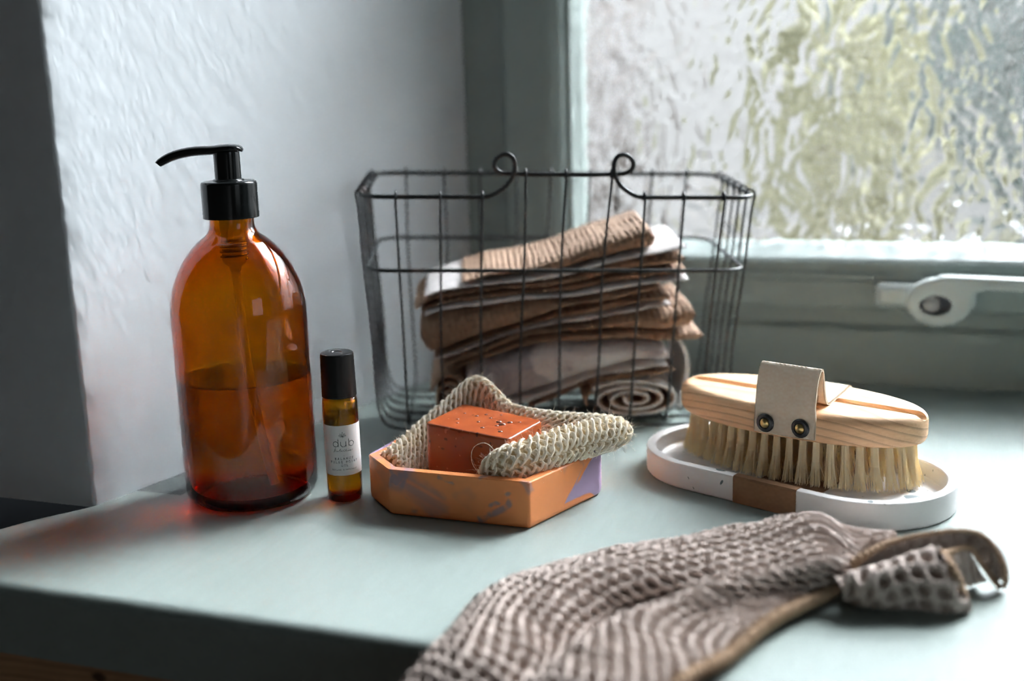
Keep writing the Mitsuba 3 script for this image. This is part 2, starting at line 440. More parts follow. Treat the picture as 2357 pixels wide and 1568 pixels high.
add('window_stay__arm', bevel_plate(outl, hole, 0.852, 0.861), 'm_handle', smooth=35)
add('window_stay__base_plate', cat([box(-0.0235, 0.046, 0.864, 0.8765, 0.0640, 0.0815, 0.004), box(0.004, 0.034, 0.8632, 0.8765, 0.058, 0.083, 0.003)]), 'm_handle', smooth=30)
pv = lathe([(0.0085, 0), (0.0085, 0.003), (0.0072, 0.0042), (0.0055, 0.0042), (0.0048, 0.0055), (0.0030, 0.0058), (0.0026, 0.0042), (0.0, 0.004)], 28)
pv.apply_transform(trimesh.transformations.rotation_matrix(math.pi / 2, (1, 0, 0)))
pv.apply_scale(0.72)
pv.apply_translation((0.0158, 0.8615, 0.0685))
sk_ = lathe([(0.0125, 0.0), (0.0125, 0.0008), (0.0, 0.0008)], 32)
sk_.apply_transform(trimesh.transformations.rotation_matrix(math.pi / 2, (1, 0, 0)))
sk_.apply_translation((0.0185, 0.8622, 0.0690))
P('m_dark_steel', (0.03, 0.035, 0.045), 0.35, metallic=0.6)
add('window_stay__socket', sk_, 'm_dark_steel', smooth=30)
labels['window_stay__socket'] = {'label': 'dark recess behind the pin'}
add('window_stay__pivot_pin', pv, 'm_steel', smooth=30)
lab('window_stay', 'white painted casement stay with a round pivot eye on the bottom rail of the window', 'window stay')
labels['window_stay__pivot_pin'] = {'label': 'grey metal pivot pin'}

# ------------------------------------------------------------------ outside
# a transom bar, clear glass above it
add('window_1__casement', box(-0.268, 0.638, CY, 0.925, 0.375, 0.397, 0.003), 'm_sage')
add('window_1__clear_pane', box(-0.262, 0.632, GY - 0.0005, GY + 0.0005, 0.39, CZ1 - 0.03), 'm_clear')
P('m_render', proc(lambda p, n, uv: mix((0.72, 0.665, 0.63), (0.83, 0.785, 0.75), fbm(p.x * 2, p.y * 2, p.z * 3))), 0.9, 0.2)
P('m_gravel', proc(lambda p, n, uv: mix((0.26, 0.255, 0.24), (0.40, 0.39, 0.365), noise(p.x * 25, p.y * 25))), 0.9, 0.2)
P('m_whitewall', (0.50, 0.50, 0.49), 0.8, 0.2)
scene['m_leaf_yellow'] = {'type': 'principledthin', 'base_color': {'type': 'mesh_attribute', 'name': 'vertex_color'}, 'roughness': 0.5, 'diff_trans': 1.0, 'spec_trans': 0.0, 'eta': 1.4}
P('m_bark', (0.13, 0.10, 0.08), 0.9, 0.2)
add('ground', box(-14, 14, 1.2, 30, -1.25, -1.15), 'm_gravel')
lab('ground', 'pale gravel ground outside the window', kind='structure')


def leaves(c, rad, n, size, cols, seed, squash=1.0):
    r = np.random.default_rng(seed)
    d = r.normal(size=(n, 3)); d /= np.linalg.norm(d, axis=1, keepdims=True)
    lump = 0.72 + 0.5 * meshkit.fbm(d * 2.4 + seed, 3, seed)
    pos = np.array(c) + d * np.array(rad) * (lump * r.uniform(0.55, 1.0, n) ** 0.5)[:, None]
    a = r.normal(size=(n, 3)); a /= np.linalg.norm(a, axis=1, keepdims=True)
    b = np.cross(a, r.normal(size=(n, 3))); b /= np.linalg.norm(b, axis=1, keepdims=True)
    s = size * r.uniform(0.6, 1.4, (n, 1))
    v = np.stack([pos - a * s, pos + b * s * 0.45, pos + a * s, pos - b * s * 0.45], 1).reshape(-1, 3)
    i = np.arange(n)[:, None] * 4
    f = np.vstack([i + [0, 1, 2], i + [0, 2, 3]])
    t = r.uniform(0, 1, (n, 1)); col = np.asarray(cols[0]) * (1 - t) + np.asarray(cols[1]) * t
    return trimesh.Trimesh(v, f, process=False), np.repeat(col, 4, 0)


def bush(name, c, rad, n, size, cols, seed, label, cat_='shrub'):
    m, col = leaves(c, rad, n, size, cols, seed)
    key = numbered(name)
    scene[key + '__foliage'] = ply(m, 'm_leaf_yellow', color=col)
    rs = np.random.default_rng(seed + 1); st = []
    for _ in range(7):
        e = np.array(c) + rs.normal(size=3) * np.array(rad) * 0.35
        st.append(tube(smoothline([(c[0] + rs.normal() * .05, c[1] + rs.normal() * .05, -1.16), ((c[0] + e[0]) / 2 + rs.normal() * .05, (c[1] + e[1]) / 2, (e[2] - 1.15) / 2), e], 8), np.linspace(0.022, 0.008, 8), 6))
    scene[key + '__stem'] = ply(cat(st), 'm_bark', smooth=True)
    lab(key, label, cat_)
    labels[key + '__foliage'] = {'kind': 'stuff'}


bush('golden_shrub', (-0.22, 4.3, 0.02), (0.32, 0.35, 0.62), 1500, 0.045, ((0.36, 0.35, 0.25), (0.60, 0.58, 0.42)), 3, 'yellow green leafy shrub in the garden, behind the middle of the obscured glass')
bush('conifer', (0.75, 7.0, 1.0), (0.8, 0.6, 1.5), 2600, 0.05, ((0.26, 0.32, 0.30), (0.50, 0.57, 0.54)), 5, 'dark blue green conifer in the garden, behind the upper right of the glass', 'tree')
bush('hedge_bush', (0.75, 5.2, -0.6), (0.4, 0.5, 0.5), 1300, 0.04, ((0.40, 0.39, 0.30), (0.62, 0.60, 0.48)), 8, 'low pale green bush in the garden, behind the lower right of the glass')
bush('bare_shrub', (-1.50, 5.2, 0.1), (0.32, 0.3, 0.9), 700, 0.04, ((0.22, 0.19, 0.17), (0.46, 0.41, 0.38)), 12, 'sparse grey brown shrub in the garden, behind the left part of the glass')
hw = [box(-9.0, 3.4, 7.9, 8.2, -1.15, 2.6, 0.01)]
add('neighbour_wall', cat(hw), 'm_render')
lab('neighbour_wall', 'pale beige rendered house wall at the back of the garden, beyond the shrubs', 'house wall')
add('planter_wall', box(-0.2, 1.6, 3.4, 3.62, -1.15, -0.36, 0.02), 'm_whitewall')
lab('planter_wall', 'low white garden wall beyond the lower right of the glass', 'garden wall')
# ------------------------------------------------------------------ soap pump bottle
BX, BY = -0.3602, 0.5504
def medium(sig): return {'type': 'homogeneous', 'albedo': 0.0, 'scale': float(max(sig)), 'sigma_t': {'type': 'rgb', 'value': [x / max(sig) for x in sig]}}


scene['amber_glass'] = medium((42.0, 385.0, 1900.0))
scene['amber_liquid'] = medium((2.5, 8.0, 16.0))
AG, AL = {'type': 'ref', 'id': 'amber_glass'}, {'type': 'ref', 'id': 'amber_liquid'}
scene['m_amber'] = {'type': 'dielectric', 'int_ior': 1.5, 'ext_ior': 1.0}
scene['m_amber_liquid'] = {'type': 'dielectric', 'int_ior': 1.36, 'ext_ior': 1.5}
scene['m_liquid_top'] = {'type': 'dielectric', 'int_ior': 1.36, 'ext_ior': 1.0}
P('m_black', (0.006, 0.007, 0.007), 0.14, 0.35)
scene['m_tube'] = {'type': 'principledthin', 'base_color': {'type': 'rgb', 'value': [0.86, 0.85, 0.82]}, 'roughness': 0.3, 'diff_trans': 1.2, 'spec_trans': 0.45, 'eta': 1.4}


def dense(pts, n):
    pts = np.asarray(pts, float)
    s = np.r_[0, np.cumsum(np.linalg.norm(np.diff(pts, axis=0), axis=1))]
    c = PchipInterpolator(s, pts)
    return c(np.unique(np.r_[np.linspace(0, s[-1], n), s]))


heel = [(0.0318 + 0.0062 * math.sin(a), 0.0075 - 0.0075 * math.cos(a)) for a in np.linspace(0, math.pi / 2, 9)]
shoulder = [(0.038, 0.1085), (0.0378, 0.1125), (0.0364, 0.121), (0.0336, 0.1292), (0.0271, 0.1412), (0.0200, 0.1492), (0.0142, 0.1540), (0.0126, 0.1568), (0.0123, 0.1600), (0.0123, 0.1655)]
outer = [(0.0, 0.0022), (0.020, 0.0016), (0.029, 0.0)] + heel + dense([(0.038, 0.0095)] + shoulder, 60).tolist()
inner = [(0.0103, 0.1655), (0.0103, 0.1560), (0.0124, 0.1525), (0.0180, 0.1472), (0.0250, 0.1392), (0.0315, 0.1278), (0.0343, 0.1200), (0.0356, 0.1120), (0.0356, 0.1085), (0.0356, 0.0125)]
heel_in = [(0.0286 + 0.0070 * math.cos(a), 0.0125 - 0.0068 * math.sin(a)) for a in np.linspace(0, math.pi / 2, 8)]
LV = 0.0716
inn = dense(inner, 60)
LVE = LV + 0.0014
in_air = np.array([q for q in inn if q[1] > LVE] + [(0.0356, LVE)])
in_liq = [(0.0, 0.0108), (0.014, 0.0098), (0.022, 0.0072)] + heel_in[::-1] + [(0.0356, z) for z in np.linspace(0.016, LVE, 12)]
cc = (BX, BY, 0.0)
glass = cat([lathe(outer, 96, cc), lathe([outer[-1], tuple(in_air[0])], 96, cc), lathe(in_air, 96, cc)])
add('pump_bottle__body', glass, 'm_amber', smooth=50, interior=AG)
add('pump_bottle__liquid', lathe(in_liq, 96, cc), 'm_amber_liquid', smooth=50, interior=AL, exterior=AG)
add('pump_bottle__liquid__surface', lathe([(0.0356, LVE), (0.03545, LV + 0.0009), (0.0351, LV + 0.0004), (0.0345, LV + 0.0001), (0.0335, LV), (0.0, LV)], 96, cc), 'm_liquid_top', smooth=True, interior=AL)
cap = [(0.0129, 0.1625), (0.0152, 0.1625), (0.01545, 0.1628), (0.01545, 0.1812), (0.0150, 0.1824), (0.0142, 0.1829), (0.0088, 0.1831), (0.0084, 0.1838), (0.0074, 0.1842), (0.0, 0.1842)]
capm = lathe([(0.0, 0.1660), (0.0129, 0.1660)] + cap, 72, cc)
add('pump_bottle__collar', capm, 'm_black', smooth=40)
# the stem and the head with its spout; the spout points away to the left
sd = math.radians(203)
S_ = np.array([math.cos(sd), math.sin(sd), 0.0]); SN = np.array([-S_[1], S_[0], 0.0])
st = lathe([(0.0072, 0.1838), (0.0072, 0.1975), (0.0070, 0.1990), (0.0, 0.1992)], 48, cc)
add('pump_bottle__stem', st, 'm_black', smooth=40)
spc = np.array([(-0.0078, 0.1991, 0.0030, 0.0010), (-0.0074, 0.2002, 0.0060, 0.0017), (-0.0040, 0.2008, 0.0076, 0.0022), (0.0020, 0.2006, 0.0074, 0.0024), (0.0080, 0.2000, 0.0056, 0.0025), (0.0160, 0.1998, 0.0048, 0.0026), (0.0240, 0.1988, 0.0042, 0.0026), (0.0310, 0.1968, 0.0037, 0.0025), (0.0362, 0.1942, 0.0033, 0.0022), (0.0368, 0.1938, 0.0024, 0.0015)])
q = CubicSpline(np.arange(len(spc)), spc)(np.linspace(0, len(spc) - 1, 46))
th = np.arange(20) / 20 * 2 * np.pi
ring = []
ctr = np.array([BX, BY, 0.0])
tg = np.gradient(q[:, :2], axis=0); tg /= np.linalg.norm(tg, axis=1, keepdims=True)
for (d, z, w, h), (tx, tz) in zip(q, tg):
    up = S_ * -tz + np.array([0, 0, tx])
    sq = np.sign(np.cos(th)) * np.abs(np.cos(th)) ** 0.75, np.sign(np.sin(th)) * np.abs(np.sin(th)) ** 0.75
    ring.append(ctr + S_ * d + np.array([0, 0, z]) + w * sq[0][:, None] * SN * -1 + h * sq[1][:, None] * up)
spm = loft(ring)
if spm.volume < 0: spm.invert()
add('pump_bottle__spout', spm, 'm_black', smooth=40)
# pump housing, spring rings and dip tube seen through the glass
hs = lathe([(0.0, 0.1320), (0.0030, 0.1320), (0.0034, 0.1345), (0.0062, 0.1370), (0.0068, 0.1385), (0.0068, 0.1655), (0.0, 0.1658)], 36, cc)
add('pump_bottle__pump_housing', hs, 'm_tube', smooth=40)
tt = np.linspace(0, 4 * 2 * np.pi, 120)
add('pump_bottle__spring', tube(np.stack([BX + 0.0074 * np.cos(tt), BY + 0.0074 * np.sin(tt), 0.139 + 0.010 * tt / tt[-1]], 1), 0.0005, 6), 'm_steel', smooth=True)
dp = smoothline([(BX, BY, 0.1330), (BX + 0.0012, BY - .0005, 0.110), (BX + 0.0045, BY - 0.002, 0.075), (BX + 0.0115, BY - 0.004, 0.035), (BX + 0.0185, BY - 0.006, 0.0090)], 40)
add('pump_bottle__dip_tube', tube(dp, 0.0027, 16), 'm_tube', smooth=40)
lab('pump_bottle', 'tall amber glass pump bottle with black pump, half full, by the white wall', 'bottle')
labels['pump_bottle__collar'] = {'label': 'black plastic screw collar'}
labels['pump_bottle__spout'] = {'label': 'curved black pump spout'}
labels['pump_bottle__dip_tube'] = {'label': 'pale dip tube inside the bottle'}

# ------------------------------------------------------------------ small roller bottle
RX, RY = -0.3030, 0.5570
rc = (RX, RY, 0.0)
ro = [(0.0, 0.0012), (0.006, 0.0010), (0.0082, 0.0), (0.0090, 0.0004), (0.0098, 0.0016), (0.0100, 0.0030), (0.0100, 0.0575), (0.0096, 0.0598), (0.0086, 0.0606), (0.0078, 0.0610), (0.0078, 0.0640)]
RL = 0.0512
ri_air = [(0.0068, 0.0640), (0.0068, 0.0605), (0.0086, 0.0585), (0.0088, 0.0570), (0.0088, RL)]
ri_liq = [(0.0, 0.0034), (0.007, 0.0036), (0.0084, 0.0045), (0.0088, 0.0060)] + [(0.0088, z) for z in np.linspace(0.010, RL, 8)]
P('m_black_cap', (0.006, 0.006, 0.006), 0.28, 0.35)
scene['amber_glass_thin'] = medium((60.0, 520.0, 2400.0))
AT = {'type': 'ref', 'id': 'amber_glass_thin'}
scene['m_amber_oil'] = {'type': 'dielectric', 'int_ior': 1.46, 'ext_ior': 1.5}
add('roller_bottle__body', cat([lathe(ro, 64, rc), lathe([ro[-1], ri_air[0]], 64, rc), lathe(ri_air, 64, rc)]), 'm_amber', smooth=50, interior=AT)
add('roller_bottle__liquid', lathe(ri_liq, 64, rc), 'm_amber_oil', smooth=50, interior=AL, exterior=AT)
add('roller_bottle__liquid__surface', lathe([(0.0088, RL), (0.0082, RL - 0.0004), (0.0, RL - 0.0004)], 64, rc), 'm_liquid_top', interior=AL)
add('roller_bottle__cap', lathe([(0.0, 0.0646), (0.0081, 0.0646), (0.0081, 0.0612), (0.0097, 0.0612), (0.00985, 0.0615), (0.0094, 0.0850), (0.0091, 0.0860), (0.0083, 0.0865), (0.0030, 0.0865), (0.0026, 0.0861), (0.0, 0.0861)], 64, rc), 'm_black_cap', smooth=35)
LB, LT, LR = 0.0165, 0.0458, 0.01015
a0 = math.atan2(_o[1] - RY, _o[0] - RX)          # the label's middle faces into the room
aa = np.linspace(a0 + 1.95, a0 - 1.95, 80)


def shell(rad, z0, z1, ang):
    v = np.stack([np.stack([RX + rad * np.cos(ang), RY + rad * np.sin(ang), np.full(len(ang), z)], 1) for z in (z0, z1)])
    return v


lo, li = shell(LR, LB, LT, aa), shell(0.01002, LB, LT, aa)
n = len(aa)
rings = np.stack([np.concatenate([lo[0, i][None], lo[1, i][None], li[1, i][None], li[0, i][None]]) for i in range(n)])
lm = loft(rings)
if lm.volume < 0: lm.invert()
P('m_label', (0.80, 0.79, 0.77), 0.6, 0.3)
P('m_ink', (0.03, 0.03, 0.03), 0.6, 0.3)
add('roller_bottle__label', lm, 'm_label', smooth=30)
labels['roller_bottle__label'] = {'label': 'white paper label with fine black lettering'}
labels['roller_bottle__cap'] = {'label': 'glossy black screw cap'}


def on_label(m, x, y):
    """a flat mesh in metres (x to the right, y up) laid on the label, its origin moved to (x, y) from the label's top middle"""
    v = np.array(m.vertices)
    ang = a0 + (v[:, 0] + x) / LR
    rr_ = LR + 0.00002 + v[:, 2]
    return trimesh.Trimesh(np.stack([RX + rr_ * np.cos(ang), RY + rr_ * np.sin(ang), LT + v[:, 1] + y], 1), m.faces, process=False)


def words(t, h, x, y, bold=False, track=0.0):
    """lettering centred at x, its base line at y"""
    ms, at = [], 0.0
    for ch in t:
        if ch == ' ':
            at += h * (0.75 + track); continue
        m = meshkit.text_mesh(ch, h, 0.00003, bold)
        w = m.vertices[:, 0].max()
        m.apply_translation((at, 0, 0)); ms.append(m); at += w + h * (0.16 + track)
    m = cat(ms); m.apply_translation((-(at - h * (0.16 + track)) / 2, 0, 0))
    m = m.subdivide() if h > 0.003 else m
    return on_label(m, x, y)


def strokes(lines, rad):
    return cat([tube(np.c_[np.asarray(l, float), np.zeros(len(l))], rad, 5, flat=0.25) for l in lines])


def arc(cx, cy, r, a, b, n=20, ry=None):
    t = np.radians(np.linspace(a, b, n)); return np.stack([cx + r * np.cos(t), cy + (ry or r) * np.sin(t)], 1)


h = 0.0030 / 2
dub = [arc(-0.0042, h, h, 0, 360, 28), np.array([(-0.0042 + h, 0), (-0.0042 + h, 0.0046)]),
       np.vstack([[(-h + 0.0002, 2 * h)], arc(0.0002, h * 0.95, h, 180, 360, 18), [(h + 0.0002, 2 * h)]]), np.array([(h + 0.0002, 2 * h), (h + 0.0002, 0)]),
       arc(0.0049, h, h, 0, 360, 28), np.array([(0.0049 - h, 0), (0.0049 - h, 0.0046)])]
add('roller_bottle__label__word', on_label(strokes(dub, 0.00018), 0.0003, -0.0122), 'm_ink')


def petal(ang, ln, wd):
    t = np.linspace(0, 1, 12); w = wd * np.sin(np.pi * t ** 0.8)
    p = np.concatenate([np.stack([w, t * ln], 1), np.stack([-w[::-1], t[::-1] * ln], 1)])
    c, s = math.cos(math.radians(ang)), math.sin(math.radians(ang))
    return np.stack([p[:, 0] * c - p[:, 1] * s, p[:, 0] * s + p[:, 1] * c], 1)


lotus = [petal(0, 0.0026, 0.00055), petal(42, 0.0022, 0.0005), petal(-42, 0.0022, 0.0005), petal(74, 0.0023, 0.00042), petal(-74, 0.0023, 0.00042), arc(0, -0.0006, 0.00018, 0, 360, 10)]
add('roller_bottle__label__emblem', on_label(strokes(lotus, 0.00009), 0.0002, -0.0063), 'm_ink')
# "holistic" in a running hand
hol = [(-0.0058, -0.0003), (-0.0050, 0.0006), (-0.0043, 0.0017), (-0.0046, 0.0018), (-0.0050, 0.0002), (-0.0049, -0.0001), (-0.0044, 0.0006), (-0.0040, 0.0005), (-0.0040, 0.0000), (-0.0035, 0.0002), (-0.0031, 0.0006), (-0.0033, 0.0002), (-0.0030, 0.0000), (-0.0026, 0.0004), (-0.0022, 0.0005), (-0.0014, 0.0014), (-0.0016, 0.0015), (-0.0020, 0.0001), (-0.0015, 0.0001), (-0.0009, 0.0006), (-0.0010, 0.0001), (-0.0004, 0.0002), (0.0002, 0.0008), (0.0004, 0.0002), (0.0009, 0.0001), (0.0018, 0.0013), (0.0015, 0.0002), (0.0021, 0.0001), (0.0028, 0.0006), (0.0028, 0.0001), (0.0034, 0.0002), (0.0042, 0.0006), (0.0039, 0.0001), (0.0046, 0.0001), (0.0056, 0.0006)]
scr = [smoothline([(*q, 0) for q in hol], 150)[:, :2], np.array([(0.0006, 0.0010), (0.0036, 0.0011)]), np.array([(-0.0008, 0.0009), (-0.0007, 0.0010)]), np.array([(0.0030, 0.0009), (0.0031, 0.0010)])]
add('roller_bottle__label__word', on_label(strokes(scr, 0.00009), 0.0003, -0.0150), 'm_ink')
add('roller_bottle__label__dash', on_label(strokes([np.array([(-0.0004, 0), (0.0004, 0)])], 0.00008), 0.0004, -0.0176), 'm_ink')
for t_, h_, y_, b_ in (('BALANCE', 0.00125, -0.0199, True), ('PULSE POINT', 0.00125, -0.0219, True), ('OIL', 0.00125, -0.0239, True), ('NATURAL & HANDMADE', 0.00082, -0.0262, False)):
    add('roller_bottle__label__word', words(t_, h_, 0.0005, y_, b_, 0.24 if b_ else 0.0), 'm_ink')
lab('roller_bottle', 'small amber glass roller bottle with black cap and white label, beside the pump bottle', 'bottle')

# ------------------------------------------------------------------ wire basket
BC = np.array([-0.2433, 0.7581, 0.0058])
bw0, bd0, bw1, bd1, bh, bm = 0.1158, 0.0579, 0.1266, 0.0629, 0.1585, 0.1107


def _rot(a, p, r):
    ca, sa_, cp, sp_, cr_, sr = math.cos(a), math.sin(a), math.cos(p), math.sin(p), math.cos(r), math.sin(r)
    return np.array([[ca, -sa_, 0], [sa_, ca, 0], [0, 0, 1]]) @ np.array([[1, 0, 0], [0, cp, -sp_], [0, sp_, cp]]) @ np.array([[cr_, 0, sr], [0, 1, 0], [-sr, 0, cr_]])


BM = _rot(0.3729, 0.0529, 0.035)
BX_, BY_ = BM @ [1, 0, 0], BM @ [0, 1, 0]


def bl(p):
    """the basket's own axes: u along its front, v towards the window, z up; it leans a little on bent wires"""
    p = np.atleast_2d(np.asarray(p, float))
    w = BC + p @ BM.T
    k = np.clip(1 - p[:, 2] / 0.06, 0, 1)
    w[:, 2] -= 0.5 * k * (BX_[2] * p[:, 0] + BY_[2] * p[:, 1] + 0.0040)
    return w


def bwire(x, y, z):
    return fbm(x * 60, y * 60, z * 60)


P('m_wire', proc(lambda p, n, uv: mix((0.010, 0.013, 0.013), (0.08, 0.045, 0.035), smoothstep(0.62, 0.8, bwire(p.x, p.y, p.z)) * 0.7)), 0.42, 0.35)
def wd(z): k = z / bh; return bw0 + (bw1 - bw0) * k, bd0 + (bd1 - bd0) * k
# rim: one closed wire with two loops at the front
z0 = bh
rimp = []
cr = 0.016
def corner(cu, cv, a, b, r=cr, z=z0): return [(cu + r * math.cos(t), cv + r * math.sin(t), z) for t in np.radians(np.linspace(a, b, 7))]
rimp += corner(-bw1 + cr, -bd1 + cr, 180, 270)
rimp += [(u, -bd1, z0) for u in np.linspace(-0.105, -0.054, 6)]
L0 = [(-0.0455, z0 + 0.0004), (-0.0390, z0 + 0.0030), (-0.0330, z0 + 0.0078), (-0.0292, z0 + 0.0140), (-0.0281, z0 + 0.0200), (-0.0296, z0 + 0.0252), (-0.0338, z0 + 0.0272), (-0.0385, z0 + 0.0252), (-0.0409, z0 + 0.0212), (-0.0398, z0 + 0.0172), (-0.0360, z0 + 0.0150), (-0.0300, z0 + 0.0146)]
R0 = [(0.0061 - u, z) for u, z in L0][::-1]
dv = [0, 0, -.0006, -.0014, -.0018, -.0018, -.0012, -.0004, .0006, .0014, .0018, .0014]
rimp += [(u, -bd1 + d * 1.3, z) for (u, z), d in zip(L0, dv)]
rimp += [(u, -bd1, z0 + 0.0144) for u in np.linspace(-0.016, 0.022, 5)]
rimp += [(u, -bd1 + d * 1.3, z) for (u, z), d in zip(R0, dv[::-1])]
rimp += [(u, -bd1, z0) for u in np.linspace(0.060, 0.106, 6)]
rimp += corner(bw1 - cr, -bd1 + cr, 270, 360) + [(bw1, v, z0) for v in np.linspace(-0.04, 0.04, 6)] + corner(bw1 - cr, bd1 - cr, 0, 90)
rimp += [(u, bd1, z0) for u in np.linspace(0.097, -0.097, 12)] + corner(-bw1 + cr, bd1 - cr, 90, 180) + [(-bw1, v, z0) for v in np.linspace(0.04, -0.04, 6)]
rim = smoothline(bl(rimp), 520, True)
add('wire_basket__rim', tube(rim, 0.00150, 12, True), 'm_wire', smooth=True)
mw, md = wd(bm)
mp = corner(-mw + cr, -md + cr, 180, 270, z=bm) + [(u, -md, bm) for u in np.linspace(-0.10, 0.10, 14)] + corner(mw - cr, -md + cr, 270, 360, z=bm) + [(mw, v, bm) for v in np.linspace(-0.04, 0.04, 6)] + corner(mw - cr, md - cr, 0, 90, z=bm) + [(u, md, bm) for u in np.linspace(0.1, -0.1, 12)] + corner(-mw + cr, md - cr, 90, 180, z=bm) + [(-mw, v, bm) for v in np.linspace(0.04, -0.04, 6)]
add('wire_basket__band', tube(smoothline(bl(mp), 300, True), 0.00125, 10, True), 'm_wire', smooth=True)
ut = [-0.1031, -0.0751, -0.0484, -0.0212, 0.0043, 0.0333, 0.0547, 0.0797, 0.1056]
ub = [-0.0980, -0.0734, -0.0484, -0.0228, 0.0027, 0.0271, 0.0511, 0.0761, 0.1000]
rw = 0.00082
for i, (a, b) in enumerate(zip(ut, ub)):
    zt = z0 + (0.0144 if 3 <= i <= 5 else 0.0)
    j = R.normal(size=4) * 0.0012
    off = 0.0016 + rw
    hook0 = [(a, -bd1 + 0.0022, zt - 0.0022), (a, -bd1 + 0.0030, zt + 0.0008), (a, -bd1, zt + 0.0033), (a, -bd1 - 0.0031, zt + 0.0004), (a, -bd1 - 0.0026, zt - 0.004)]
    mm = a + (b - a) * (1 - bm / bh)
    hook1 = [(a, bd1 + 0.0026, z0 - 0.004), (a, bd1 + 0.0031, z0 + 0.0004), (a, bd1, z0 + 0.0033), (a, bd1 - 0.0030, z0 + 0.0008), (a, bd1 - 0.0022, z0 - 0.0022)]
    body = [(mm + j[0], -md - off, bm), (b + (mm - b) * .5 + j[1], -(md + bd0) / 2 - off * .6, bm * .5), (b, -bd0 - 0.001, 0.011), (b, -bd0 + 0.011, 0.0035), (b, 0.0, 0.0035), (b, bd0 - 0.011, 0.0035), (b, bd0 + 0.001, 0.011), (b + (mm - b) * .5 + j[2], (md + bd0) / 2 + off * .6, bm * .5), (mm + j[3], md + off, bm)]
    path = smoothline(hook0 + body + hook1, 110)
    add('wire_basket__upright_wire', tube(bl(path), rw, 7), 'm_wire', smooth=True)
vt = np.linspace(-0.046, 0.046, 6); vb = np.linspace(-0.0478, 0.0478, 6)
for a, b in zip(vt, vb):
    mm = a + (b - a) * (1 - bm / bh); off = 0.0016 + rw
    j = R.normal(size=2) * 0.0010
    body = [(-bw1 + 0.0022, a, z0 - 0.0022), (-bw1 + .003, a, z0 + .0008), (-bw1, a, z0 + 0.0033), (-bw1 - 0.0031, a, z0 + 0.0004), (-bw1 - 0.0026, a, z0 - 0.004), (-mw - off, mm + j[0], bm), (-(mw + bw0) / 2 - off * .6, (mm + b) / 2, bm * .5), (-bw0 - 0.001, b, 0.0095), (-bw0 + 0.010, b, 0.0012), (0, b, 0.0012)]
    body += [(-u, v, z) for u, v, z in body[:-1][::-1]]
    add('wire_basket__upright_wire', tube(bl(smoothline(body, 130)), rw, 7), 'm_wire', smooth=True)
lab('wire_basket', 'black wire basket with two curled loops on its rim, holding the folded cloths', 'basket')

# ------------------------------------------------------------------ folded cloths in the basket
def waf(p, n, uv):
    return noise(p.x * 1300, p.y * 1300, p.z * 1300)


def brown(p, n, uv):
    return mix((0.20, 0.122, 0.077), (0.32, 0.21, 0.14), noise(p.x * 300, p.y * 300, p.z * 300) * 0.6 + 0.4 * noise(p.x * 45, p.y * 45, p.z * 45))


P('m_brown_cloth', proc(brown), 0.95, 0.1, bump=(waf, 0.00025), eps=2e-4, sheen=0.5)
P('m_white_cloth', proc(lambda p, n, uv: mix((0.58, 0.545, 0.53), (0.70, 0.66, 0.64), noise(p.x * 160, p.y * 160, p.z * 160))), 0.95, 0.1, bump=(lambda p, n, uv: noise(p.x * 900, p.y * 900, p.z * 900), 0.0003), sheen=0.4)


def printed(p, n, uv):
    a, b, r_ = voronoi(p.x * 42 + 1.3 * fbm(p.x * 60, p.z * 60), p.z * 42)
    ring_ = smoothstep(0.10, 0.02, dr.abs(dr.sin(a * 13.0)) * 0.3)
    blot = smoothstep(0.46, 0.56, fbm(p.x * 28 + 4, p.z * 34, p.y * 6))
    return mix((0.70, 0.64, 0.61), (0.26, 0.23, 0.245), dr.clip(ring_ * 0.22 + blot * 0.75, 0, 1))


P('m_print_cloth', proc(printed), 0.95, 0.1, sheen=0.4)


